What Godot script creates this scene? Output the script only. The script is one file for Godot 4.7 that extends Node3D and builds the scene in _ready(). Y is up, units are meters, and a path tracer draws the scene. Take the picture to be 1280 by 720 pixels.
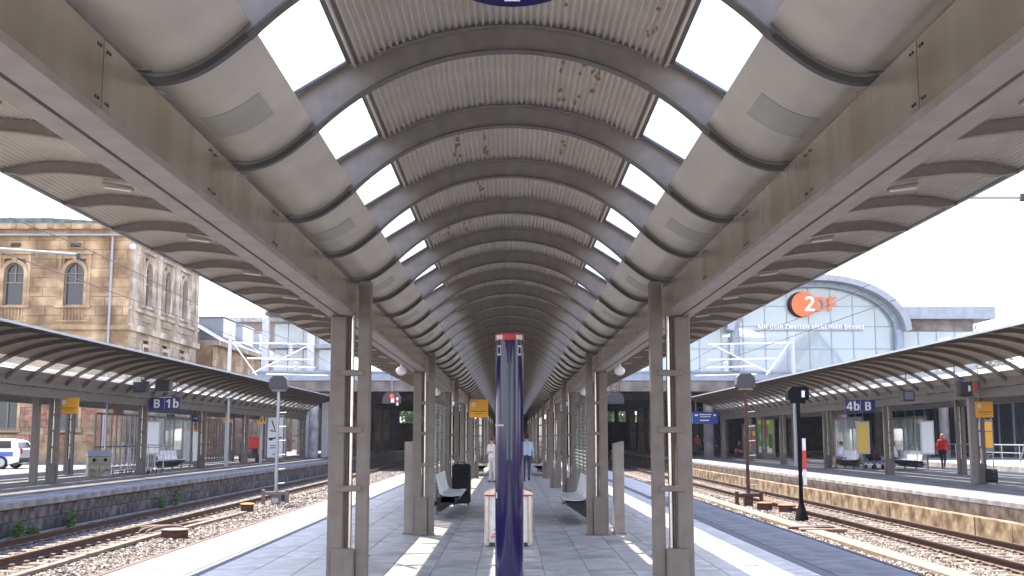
extends Node3D

# ---------------------------------------------------------------- mesh builder
class MB:
	var v := PackedVector3Array()
	var n := PackedVector3Array()
	var c := PackedColorArray()
	var uv := PackedVector2Array()
	var col := Color(1, 1, 1)
	func tri(a: Vector3, b: Vector3, d: Vector3, na: Vector3, nb: Vector3, nd: Vector3) -> void:
		# front faces run clockwise
		if (b - a).cross(d - a).dot(na + nb + nd) > 0.0:
			v.append_array(PackedVector3Array([a, d, b])); n.append_array(PackedVector3Array([na, nd, nb]))
		else:
			v.append_array(PackedVector3Array([a, b, d])); n.append_array(PackedVector3Array([na, nb, nd]))
		c.append(col); c.append(col); c.append(col)
	func quad(a: Vector3, b: Vector3, d: Vector3, e: Vector3, out: Vector3) -> void:
		var m := (b - a).cross(d - a)
		if m.length_squared() < 1e-14: m = (d - a).cross(e - a)
		m = m.normalized()
		if m.dot(out) < 0.0: m = -m
		tri(a, b, d, m, m, m); tri(a, d, e, m, m, m)
	func quads(a: Vector3, b: Vector3, d: Vector3, e: Vector3, na: Vector3, nb: Vector3, nd: Vector3, ne: Vector3) -> void:
		tri(a, b, d, na, nb, nd); tri(a, d, e, na, nd, ne)
	func box(at: Vector3, s: Vector3, bs := Basis.IDENTITY) -> void:
		var h := s * 0.5
		for ax in 3:
			for sg in [-1.0, 1.0]:
				var u := Vector3.ZERO; var w := Vector3.ZERO; var o := Vector3.ZERO
				o[ax] = h[ax] * sg; u[(ax + 1) % 3] = h[(ax + 1) % 3]; w[(ax + 2) % 3] = h[(ax + 2) % 3]
				quad(at + bs * (o - u - w), at + bs * (o + u - w), at + bs * (o + u + w), at + bs * (o - u + w), bs * o)
	# box from corner to corner
	func bb(x0: float, x1: float, y0: float, y1: float, z0: float, z1: float) -> void:
		box(Vector3((x0 + x1) / 2, (y0 + y1) / 2, (z0 + z1) / 2), Vector3(absf(x1 - x0), absf(y1 - y0), absf(z1 - z0)))
	# box with chamfered vertical and horizontal edges
	func cbox(at: Vector3, s: Vector3, k: float, bs := Basis.IDENTITY) -> void:
		var h := s * 0.5
		for ax in 3:
			var i := (ax + 1) % 3; var j := (ax + 2) % 3
			for sg in [-1.0, 1.0]:
				var o := Vector3.ZERO; var u := Vector3.ZERO; var w := Vector3.ZERO
				o[ax] = h[ax] * sg; u[i] = h[i] - k; w[j] = h[j] - k
				quad(at + bs * (o - u - w), at + bs * (o + u - w), at + bs * (o + u + w), at + bs * (o - u + w), bs * o)
			for si in [-1.0, 1.0]:
				for sj in [-1.0, 1.0]:
					var p := Vector3.ZERO; var q := Vector3.ZERO; var l := Vector3.ZERO
					p[i] = si * h[i]; p[j] = sj * (h[j] - k); q[i] = si * (h[i] - k); q[j] = sj * h[j]; l[ax] = h[ax] - k
					quad(at + bs * (p - l), at + bs * (p + l), at + bs * (q + l), at + bs * (q - l), bs * (p + q))
		for sx in [-1.0, 1.0]:
			for sy in [-1.0, 1.0]:
				for sz in [-1.0, 1.0]:
					var m := Vector3(sx, sy, sz)
					var a := Vector3(sx * h.x, sy * (h.y - k), sz * (h.z - k)); var b := Vector3(sx * (h.x - k), sy * h.y, sz * (h.z - k)); var d := Vector3(sx * (h.x - k), sy * (h.y - k), sz * h.z)
					var nn := (bs * m).normalized()
					tri(at + bs * a, at + bs * b, at + bs * d, nn, nn, nn)
	func tube(p: Vector3, q: Vector3, r0: float, r1 := -1.0, k := 8, caps := true) -> void:
		if r1 < 0.0: r1 = r0
		var ax := (q - p).normalized()
		var u := ax.cross(Vector3.UP if absf(ax.y) < 0.9 else Vector3.RIGHT).normalized(); var w := ax.cross(u)
		for i in k:
			var a0 := TAU * i / k; var a1 := TAU * (i + 1) / k
			var d0 := u * cos(a0) + w * sin(a0); var d1 := u * cos(a1) + w * sin(a1)
			quads(p + d0 * r0, p + d1 * r0, q + d1 * r1, q + d0 * r1, d0, d1, d1, d0)
			if caps:
				tri(p, p + d0 * r0, p + d1 * r0, -ax, -ax, -ax); tri(q, q + d0 * r1, q + d1 * r1, ax, ax, ax)
	func path(pts: Array, r: float, k := 6) -> void:
		for i in pts.size() - 1: tube(pts[i], pts[i + 1], r, r, k)
	# profile of (radius, height) about the y axis through at
	func lathe(pr: Array, k: int, at := Vector3.ZERO) -> void:
		for i in pr.size() - 1:
			var p: Vector2 = pr[i]; var q: Vector2 = pr[i + 1]
			var nn := Vector2(q.y - p.y, p.x - q.x).normalized()
			for j in k:
				var a0 := TAU * j / k; var a1 := TAU * (j + 1) / k
				var d0 := Vector3(cos(a0), 0, sin(a0)); var d1 := Vector3(cos(a1), 0, sin(a1))
				var n0 := d0 * nn.x + Vector3.UP * nn.y; var n1 := d1 * nn.x + Vector3.UP * nn.y
				var A := at + d0 * p.x + Vector3.UP * p.y; var B := at + d1 * p.x + Vector3.UP * p.y
				var C := at + d1 * q.x + Vector3.UP * q.y; var D := at + d0 * q.x + Vector3.UP * q.y
				if p.x < 1e-5: tri(A, C, D, n0, n1, n0)
				elif q.x < 1e-5: tri(A, B, C, n0, n1, n0)
				else: quads(A, B, C, D, n0, n1, n1, n0)
	func ball(at: Vector3, r: Vector3, k := 8) -> void:
		for i in k:
			for j in k * 2:
				var q := []
				for e in [[0, 0], [1, 0], [1, 1], [0, 1]]:
					var t: float = PI * (i + e[0]) / k; var f: float = TAU * (j + e[1]) / (k * 2)
					q.append(Vector3(sin(t) * cos(f), cos(t), sin(t) * sin(f)))
				var nn := []
				for e in q: nn.append((e / r).normalized())
				tri(at + q[0] * r, at + q[1] * r, at + q[2] * r, nn[0], nn[1], nn[2])
				tri(at + q[0] * r, at + q[2] * r, at + q[3] * r, nn[0], nn[2], nn[3])
	# a flat outline (x, y) given depth from z0 to z1, in the frame xf
	func prism(poly: PackedVector2Array, z0: float, z1: float, xf := Transform3D.IDENTITY) -> void:
		var ix := Geometry2D.triangulate_polygon(poly)
		var bs := xf.basis
		for i in range(0, ix.size(), 3):
			for e in [[z1, 1.0], [z0, -1.0]]:
				var nn: Vector3 = bs * Vector3(0, 0, e[1] * signf(z1 - z0))
				tri(xf * Vector3(poly[ix[i]].x, poly[ix[i]].y, e[0]), xf * Vector3(poly[ix[i + 1]].x, poly[ix[i + 1]].y, e[0]), xf * Vector3(poly[ix[i + 2]].x, poly[ix[i + 2]].y, e[0]), nn, nn, nn)
		var ccw := not Geometry2D.is_polygon_clockwise(poly)
		for i in poly.size():
			var p := poly[i]; var q := poly[(i + 1) % poly.size()]
			var o := Vector2(q.y - p.y, p.x - q.x) * (1.0 if ccw else -1.0)
			quad(xf * Vector3(p.x, p.y, z0), xf * Vector3(q.x, q.y, z0), xf * Vector3(q.x, q.y, z1), xf * Vector3(p.x, p.y, z1), bs * Vector3(o.x, o.y, 0))
	# a curved band: bottom line a, top line b (arrays of Vector2), from z0 to z1
	func band(a: Array, b: Array, z0: float, z1: float) -> void:
		for i in a.size() - 1:
			var p: Vector2 = a[i]; var q: Vector2 = a[i + 1]; var r: Vector2 = b[i + 1]; var s: Vector2 = b[i]
			for z in [z0, z1]:
				quad(Vector3(p.x, p.y, z), Vector3(q.x, q.y, z), Vector3(r.x, r.y, z), Vector3(s.x, s.y, z), Vector3(0, 0, z - (z0 + z1) / 2))
			var up := (s + r - p - q)
			quad(Vector3(p.x, p.y, z0), Vector3(q.x, q.y, z0), Vector3(q.x, q.y, z1), Vector3(p.x, p.y, z1), Vector3(-up.x, -up.y, 0))
			quad(Vector3(s.x, s.y, z0), Vector3(r.x, r.y, z0), Vector3(r.x, r.y, z1), Vector3(s.x, s.y, z1), Vector3(up.x, up.y, 0))
		for e in [[0, 1], [a.size() - 1, a.size() - 2]]:
			var p: Vector2 = a[e[0]]; var s: Vector2 = b[e[0]]; var o: Vector2 = p - a[e[1]]
			quad(Vector3(p.x, p.y, z0), Vector3(s.x, s.y, z0), Vector3(s.x, s.y, z1), Vector3(p.x, p.y, z1), Vector3(o.x, o.y, 0))
	# thin sheet along a line of Vector2 with smooth normals, from z0 to z1
	func sheet(a: Array, z0: float, z1: float, flip := false) -> void:
		var nn := []
		for i in a.size():
			var t: Vector2 = (a[mini(i + 1, a.size() - 1)] - a[maxi(i - 1, 0)]).normalized()
			var m := Vector3(-t.y, t.x, 0)
			nn.append(-m if flip else m)
		for i in a.size() - 1:
			var p: Vector2 = a[i]; var q: Vector2 = a[i + 1]
			quads(Vector3(p.x, p.y, z0), Vector3(q.x, q.y, z0), Vector3(q.x, q.y, z1), Vector3(p.x, p.y, z1), nn[i], nn[i + 1], nn[i + 1], nn[i])
	func mesh(with_color := false) -> ArrayMesh:
		var a := []; a.resize(Mesh.ARRAY_MAX)
		a[Mesh.ARRAY_VERTEX] = v; a[Mesh.ARRAY_NORMAL] = n
		if with_color: a[Mesh.ARRAY_COLOR] = c
		if uv.size() == v.size() and uv.size() > 0: a[Mesh.ARRAY_TEX_UV] = uv
		var m := ArrayMesh.new(); m.add_surface_from_arrays(Mesh.PRIMITIVE_TRIANGLES, a)
		return m

var M := {}
var taken := {}
var rng := RandomNumberGenerator.new()

# ---------------------------------------------------------------- nodes
func numbered(called: String) -> String:
	if not taken.has(called):
		taken[called] = 0
		return called
	taken[called] += 1
	return "%s_%03d" % [called, taken[called]]

func obj(called: String, mesh: Mesh, m: Material, parent: Node3D = null, at := Vector3.ZERO, turn := 0.0) -> MeshInstance3D:
	var o := MeshInstance3D.new(); o.mesh = mesh; o.material_override = m; o.position = at; o.rotation.y = turn
	if parent == null:
		o.name = numbered(called); add_child(o)
	else:
		o.name = called; parent.add_child(o, true)
	return o

func tag(o: Node3D, label: String, category := "", group := "", kind := "") -> Node3D:
	if label: o.set_meta("label", label)
	if category: o.set_meta("category", category)
	if group: o.set_meta("group", group)
	if kind: o.set_meta("kind", kind)
	return o

func thing(called: String, label: String, category: String, at := Vector3.ZERO, turn := 0.0, group := "") -> Node3D:
	var o := Node3D.new(); o.name = numbered(called); add_child(o); o.position = at; o.rotation.y = turn
	return tag(o, label, category, group)

func copy(o: Node3D, base: String, label: String, at: Vector3, turn := 0.0) -> Node3D:
	var r: Node3D = o.duplicate(); r.name = numbered(base); add_child(r); r.position = at; r.rotation.y = turn
	r.set_meta("label", label)
	return r

func struct(called: String, mesh: Mesh, m: Material, label: String) -> MeshInstance3D:
	var o := obj(called, mesh, m); o.set_meta("kind", "structure"); o.set_meta("label", label); o.set_meta("category", called.replace("_", " "))
	return o

func P(x: float, y: float, d: float) -> Vector3: return Vector3(x, y, -d)

# ---------------------------------------------------------------- materials
func noise_tex(sd: int, freq: float, lo: Color, hi: Color, oct := 4, con := 1.0, stretch := 1.0, size := 256) -> ImageTexture:
	var f := FastNoiseLite.new(); f.seed = sd; f.frequency = freq; f.fractal_octaves = oct; f.noise_type = FastNoiseLite.TYPE_SIMPLEX_SMOOTH
	var src := f.get_seamless_image(size, size)
	var im := Image.create(size, size, false, Image.FORMAT_RGB8)
	for y in size:
		for x in size:
			var g := src.get_pixel(x, int(y / stretch) if stretch > 1.0 else y).r
			g = clampf((g - 0.5) * con + 0.5, 0.0, 1.0)
			im.set_pixel(x, y, lo.lerp(hi, g))
	im.generate_mipmaps()
	return ImageTexture.create_from_image(im)

# col is a linear, real-world base colour
func mat(col: Color, rough := 0.7, metal := 0.0, tex: Texture2D = null, scale := 1.0, bump: Texture2D = null, depth := 0.0) -> StandardMaterial3D:
	var m := StandardMaterial3D.new(); m.albedo_color = col.linear_to_srgb(); m.roughness = rough; m.metallic = metal
	if tex:
		m.albedo_texture = tex; m.uv1_triplanar = true; m.uv1_world_triplanar = true; m.uv1_scale = Vector3.ONE * scale
	if bump:
		m.normal_enabled = true; m.normal_texture = bump; m.normal_scale = depth
	return m

func glass(col: Color, alpha: float, rough := 0.03) -> StandardMaterial3D:
	var m := StandardMaterial3D.new(); var k := col.linear_to_srgb(); k.a = alpha
	m.albedo_color = k; m.roughness = rough; m.transparency = BaseMaterial3D.TRANSPARENCY_ALPHA; m.metallic_specular = 0.6
	return m

func lin(r: float, g: float, b: float) -> Color: return Color(r, g, b)

# faint mottling with a few small spots of another colour
func spot_tex(sd: int, lo: Color, spot: Color, level: float) -> ImageTexture:
	var f := FastNoiseLite.new(); f.seed = sd; f.frequency = 0.012; f.fractal_octaves = 4
	var g := FastNoiseLite.new(); g.seed = sd + 1; g.frequency = 0.045; g.fractal_octaves = 3
	var a := f.get_seamless_image(256, 256); var b := g.get_seamless_image(256, 256)
	var im := Image.create(256, 256, false, Image.FORMAT_RGB8)
	for y in 256:
		for x in 256:
			var c := lo.lerp(Color(1, 1, 1), a.get_pixel(x, y).r)
			im.set_pixel(x, y, c.lerp(spot, smoothstep(level, level + 0.08, b.get_pixel(x, y).r) * 0.8))
	im.generate_mipmaps()
	return ImageTexture.create_from_image(im)

func normal_tex(sd: int, freq: float, oct: int, strength: float) -> ImageTexture:
	var f := FastNoiseLite.new(); f.seed = sd; f.frequency = freq; f.fractal_octaves = oct
	var im := f.get_seamless_image(256, 256); im.convert(Image.FORMAT_RGBA8); im.bump_map_to_normal_map(strength)
	im.generate_mipmaps()
	return ImageTexture.create_from_image(im)

func materials() -> void:
	var W := Color(1, 1, 1)
	var mott := noise_tex(3, 0.012, Color(0.74, 0.72, 0.7), W, 5, 1.7)
	var fine := noise_tex(4, 0.05, Color(0.72, 0.72, 0.72), W, 4, 1.5)
	var smear := noise_tex(5, 0.02, Color(0.92, 0.91, 0.9), W, 4, 1.5)
	var stain := noise_tex(6, 0.02, Color(0.55, 0.5, 0.44), W, 6, 1.7)
	var grav := noise_tex(7, 0.09, Color(0.45, 0.42, 0.38), W, 3, 2.4)
	var soot := noise_tex(41, 0.008, Color(0.66, 0.62, 0.57), W, 6, 1.5)
	var gum := spot_tex(42, Color(0.84, 0.83, 0.81), Color(0.4, 0.38, 0.36), 0.83)
	var dirt := noise_tex(43, 0.01, Color(0.76, 0.75, 0.73), W, 6, 1.6)
	var bfine := normal_tex(8, 0.06, 4, 3.0)
	var bsoft := normal_tex(9, 0.012, 3, 4.0)
	M.shaded_steel = mat(lin(0.13, 0.115, 0.1), 0.6, 0.0, smear, 0.9)  # side canopy steel, shade put into the colour by darkening it
	M.nest = mat(lin(0.3, 0.22, 0.13), 0.95)
	M.steel = mat(lin(0.18, 0.155, 0.134), 0.5, 0.0, smear, 0.9)
	M.rib = mat(lin(0.25, 0.228, 0.21), 0.5, 0.0, smear, 1.1)
	M.flange2 = mat(lin(0.1, 0.09, 0.08), 0.5, 0.0, smear, 1.1)
	M.flange = mat(lin(0.06, 0.06, 0.058), 0.45, 0.0, smear, 1.1)
	M.sheet = mat(lin(0.54, 0.495, 0.43), 0.42, 0.0, smear, 0.4)
	M.side_sheet = mat(lin(0.27, 0.24, 0.2), 0.6, 0.0, smear, 0.5)  # darker sheet colour for the side canopies
	M.panel = mat(lin(0.56, 0.52, 0.45), 0.36, 0.3, smear, 0.5)
	M.patch = mat(lin(0.4, 0.385, 0.33), 0.42, 0.3, smear, 0.5)
	M.plate = mat(lin(0.5, 0.465, 0.385), 0.25, 0.55, noise_tex(32, 0.02, Color(0.89, 0.87, 0.83), W, 5, 1.6, 6.0), 0.45, bsoft, 0.05)
	M.fascia = mat(lin(0.55, 0.47, 0.42), 0.6, 0.0, smear, 0.7)
	M.beamlow = mat(lin(0.32, 0.28, 0.245), 0.5, 0.0, smear, 0.8)
	M.dark = mat(lin(0.03, 0.03, 0.032), 0.5)
	M.black = mat(lin(0.008, 0.008, 0.009), 0.9); M.black.metallic_specular = 0.2
	M.blackcloth = mat(lin(0.014, 0.014, 0.016), 0.8, 0.0, fine, 3.0)
	M.stainless = mat(lin(0.6, 0.57, 0.52), 0.22, 1.0, smear, 2.0)
	M.pipegrey = mat(lin(0.3, 0.31, 0.33), 0.6)
	M.zinc = mat(lin(0.42, 0.44, 0.46), 0.42, 0.6, smear, 2.0)
	M.wire = mat(lin(0.75, 0.76, 0.76), 0.35, 0.4)
	M.sky_glass = glass(lin(0.85, 0.95, 0.95), 0.08)
	M.milk_glass = glass(lin(0.9, 0.97, 0.95), 0.22, 0.3)
	M.screen_glass = glass(lin(0.55, 0.66, 0.64), 0.22)
	M.louver = glass(lin(0.62, 0.72, 0.7), 0.45, 0.15)
	M.tiles = []
	for i in 5:
		var k := 0.92 + 0.05 * i
		M.tiles.append(mat(lin(0.47, 0.465, 0.45) * k, 0.42, 0.0, gum if i % 2 else dirt, 0.5 + 0.1 * i))
	M.edge_slab = mat(lin(0.15, 0.15, 0.155), 0.65, 0.0, mott, 0.5)
	M.guide = mat(lin(0.13, 0.135, 0.15), 0.7, 0.0, fine, 0.8)
	M.joint = mat(lin(0.06, 0.06, 0.062), 0.9)
	M.concrete = mat(lin(0.3, 0.285, 0.26), 0.85, 0.0, mott, 0.4, bfine, 0.4)
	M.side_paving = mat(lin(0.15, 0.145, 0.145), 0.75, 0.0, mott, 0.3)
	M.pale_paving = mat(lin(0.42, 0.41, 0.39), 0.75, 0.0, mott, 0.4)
	M.tan_wall = mat(lin(0.33, 0.24, 0.14), 0.9, 0.0, stain, 0.22, bfine, 0.2)
	M.dark_wall = [mat(lin(0.13, 0.11, 0.1), 0.9, 0.0, stain, 0.5, bfine, 0.25), mat(lin(0.16, 0.135, 0.12), 0.9, 0.0, stain, 0.4, bfine, 0.25), mat(lin(0.11, 0.09, 0.085), 0.9, 0.0, stain, 0.6, bfine, 0.25)]
	M.brown_wall = mat(lin(0.14, 0.105, 0.08), 0.9, 0.0, stain, 0.3, bfine, 0.2)
	M.rust = mat(lin(0.1, 0.032, 0.02), 0.7, 0.0, fine, 1.0)
	M.rail = mat(lin(0.085, 0.038, 0.024), 0.6, 0.2, fine, 1.0)
	M.rail_head = mat(lin(0.45, 0.4, 0.37), 0.25, 0.9)
	M.sleeper = [mat(lin(0.26, 0.21, 0.165), 0.85, 0.0, stain, 0.8), mat(lin(0.22, 0.18, 0.145), 0.85, 0.0, stain, 0.7)]
	M.ballast = mat(lin(0.19, 0.16, 0.125), 0.95, 0.0, grav, 0.9, bfine, 1.0)
	M.stone_var = mat(lin(1, 1, 1), 0.9); M.stone_var.vertex_color_use_as_albedo = true
	M.vcol = mat(lin(1, 1, 1), 0.75); M.vcol.vertex_color_use_as_albedo = true
	M.duct = mat(lin(0.22, 0.17, 0.13), 0.9, 0.0, smear, 0.4)
	M.asphalt = mat(lin(0.2, 0.19, 0.18), 0.9, 0.0, mott, 0.2)
	M.purple = mat(lin(0.013, 0.009, 0.065), 0.1, 0.0); M.purple.metallic_specular = 0.4; M.purple.clearcoat_enabled = true; M.purple.clearcoat = 0.25; M.purple.clearcoat_roughness = 0.06
	M.red = mat(lin(0.55, 0.03, 0.03), 0.35)
	M.brightred = mat(lin(0.6, 0.035, 0.03), 0.5)
	M.white = mat(lin(0.78, 0.78, 0.77), 0.45, 0.0, smear, 1.0)
	M.greywhite = mat(lin(0.62, 0.63, 0.66), 0.5, 0.0, smear, 0.6)
	M.blue = mat(lin(0.02, 0.025, 0.13), 0.35)
	M.screenblue = mat(lin(0.015, 0.05, 0.24), 0.2)
	M.yellow = mat(lin(0.78, 0.36, 0.015), 0.45)
	M.warn = mat(lin(0.85, 0.4, 0.01), 0.45)
	M.orange = mat(lin(0.85, 0.13, 0.02), 0.4)
	M.ink = mat(lin(0.02, 0.02, 0.02), 0.6)
	M.silver_body = mat(lin(0.62, 0.64, 0.67), 0.3, 0.3); M.silver_body.clearcoat_enabled = true
	M.tyre = mat(lin(0.018, 0.018, 0.018), 0.85)
	M.carglass = mat(lin(0.012, 0.014, 0.016), 0.05)
	M.sand = []
	for k in [lin(0.5, 0.345, 0.185), lin(0.46, 0.31, 0.165), lin(0.54, 0.385, 0.215), lin(0.42, 0.28, 0.15)]:
		M.sand.append(mat(k, 0.9, 0.0, soot, 0.23, bfine, 0.12))
	M.redstone = [mat(lin(0.42, 0.19, 0.115), 0.9, 0.0, mott, 0.5, bfine, 0.12), mat(lin(0.46, 0.24, 0.15), 0.9, 0.0, mott, 0.5, bfine, 0.4)]
	M.palestone = []
	for k in [lin(0.6, 0.5, 0.37), lin(0.55, 0.45, 0.33), lin(0.64, 0.55, 0.42)]:
		M.palestone.append(mat(k * 0.8, 0.9, 0.0, soot, 0.21, bfine, 0.12))
	M.mortar = mat(lin(0.33, 0.25, 0.17), 0.95)
	M.slate = mat(lin(0.13, 0.14, 0.155), 0.55, 0.0, mott, 0.5)
	M.copper = mat(lin(0.14, 0.18, 0.165), 0.7, 0.0, mott, 0.4)
	M.window_dark = mat(lin(0.02, 0.025, 0.027), 0.06)
	M.winframe = mat(lin(0.2, 0.17, 0.13), 0.6)
	M.teal = mat(lin(0.06, 0.12, 0.14), 0.35, 0.3)
	M.binpaint = mat(lin(0.36, 0.35, 0.28), 0.6, 0.0, soot, 0.8)
	M.purple_matt = mat(lin(0.013, 0.009, 0.075), 0.6); M.purple_matt.metallic_specular = 0.2
	M.wood = mat(lin(0.16, 0.09, 0.05), 0.6)
	M.bluegrey = mat(lin(0.24, 0.29, 0.36), 0.45, 0.2, smear, 0.3)
	M.lightsteel = mat(lin(0.3, 0.32, 0.35), 0.45, 0.1, smear, 0.3)
	M.dimsteel = mat(lin(0.14, 0.16, 0.19), 0.5)
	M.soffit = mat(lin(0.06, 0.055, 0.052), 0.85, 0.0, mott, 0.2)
	M.taupe = mat(lin(0.22, 0.19, 0.17), 0.8, 0.0, mott, 0.2)
	M.hall_glass = glass(lin(0.42, 0.53, 0.55), 0.5, 0.02); M.hall_glass.metallic_specular = 1.0
	M.darkhall = mat(lin(0.05, 0.06, 0.075), 0.4)
	M.leaf = mat(lin(0.075, 0.13, 0.035), 0.7); M.leaf.backlight_enabled = true; M.leaf.backlight = Color(0.25, 0.35, 0.1)
	M.leaf2 = mat(lin(0.1, 0.12, 0.05), 0.7); M.leaf2.backlight_enabled = true; M.leaf2.backlight = Color(0.25, 0.3, 0.1)
	M.bark = mat(lin(0.12, 0.09, 0.06), 0.9, 0.0, stain, 1.0)
	M.render = mat(lin(0.75, 0.72, 0.64), 0.85, 0.0, mott, 0.2)
	M.rooftile = mat(lin(0.3, 0.13, 0.08), 0.8, 0.0, fine, 0.6)
	M.lamp = mat(lin(0.8, 0.8, 0.78), 0.3)
	M.poster_green = mat(lin(0.22, 0.42, 0.05), 0.4)
	M.poster_white = mat(lin(0.74, 0.76, 0.8), 0.35)
	M.poster_yellow = mat(lin(0.72, 0.5, 0.1), 0.35)
	M.pram = mat(lin(0.05, 0.012, 0.03), 0.8)
	M.paleconc = mat(lin(0.45, 0.44, 0.43), 0.85, 0.0, mott, 0.3)

# ---------------------------------------------------------------- lettering
var fonts := {}
func text(words: String, height: float, m: Material, parent: Node3D, at: Vector3, turn := 0.0, bold := true, called := "lettering") -> MeshInstance3D:
	var key := "b" if bold else "r"
	if not fonts.has(key):
		var f := SystemFont.new(); f.font_names = PackedStringArray(["Droid Sans"]); f.font_weight = 700 if bold else 400
		fonts[key] = f
	var t := TextMesh.new(); t.text = words; t.font = fonts[key]; t.font_size = 32; t.pixel_size = height / 23.0; t.depth = 0.012; t.curve_step = 1.0
	return obj(called, t, m, parent, at, turn)

const BAY := 1.4617
const FIRST := 10.2          # distance of the first post set
var C := {}

func arc_y(x: float) -> float: return 3.67 - (1.45 - sqrt(1.45 * 1.45 - x * x))

func smooth(pts: Array, per := 5) -> Array:
	var r := []
	for i in pts.size() - 1:
		var a: Vector2 = pts[maxi(i - 1, 0)]; var b: Vector2 = pts[i]; var c: Vector2 = pts[i + 1]; var d: Vector2 = pts[mini(i + 2, pts.size() - 1)]
		for k in per: r.append(b.cubic_interpolate(c, a, d, float(k) / per))
	r.append(pts[-1])
	return r

func offset(pts: Array, by: float) -> Array:
	var r := []
	for i in pts.size():
		var t: Vector2 = (pts[mini(i + 1, pts.size() - 1)] - pts[maxi(i - 1, 0)]).normalized()
		var m := Vector2(-t.y, t.x)
		if m.y < 0: m = -m
		r.append(pts[i] + m * by)
	return r

func mirror(pts: Array, s: float) -> Array:
	var r := []
	for p in pts: r.append(Vector2(p.x * s, p.y))
	return r

func corrugate(pts: Array, pitch: float, amp: float) -> Array:
	# resample the line evenly and lay a round wave over it
	var ln := 0.0
	for i in pts.size() - 1: ln += (pts[i + 1] - pts[i]).length()
	var waves := int(ln / pitch); var steps := waves * 6
	var r := []; var i := 0; var run := 0.0
	for k in steps + 1:
		var want := ln * k / steps
		while i < pts.size() - 2 and run + (pts[i + 1] - pts[i]).length() < want:
			run += (pts[i + 1] - pts[i]).length(); i += 1
		var seg: Vector2 = pts[i + 1] - pts[i]
		var p: Vector2 = pts[i] + seg.normalized() * (want - run)
		var m := Vector2(-seg.y, seg.x).normalized()
		if m.y < 0: m = -m
		r.append(p + m * amp * cos(TAU * k / 6.0))
	return r

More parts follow.
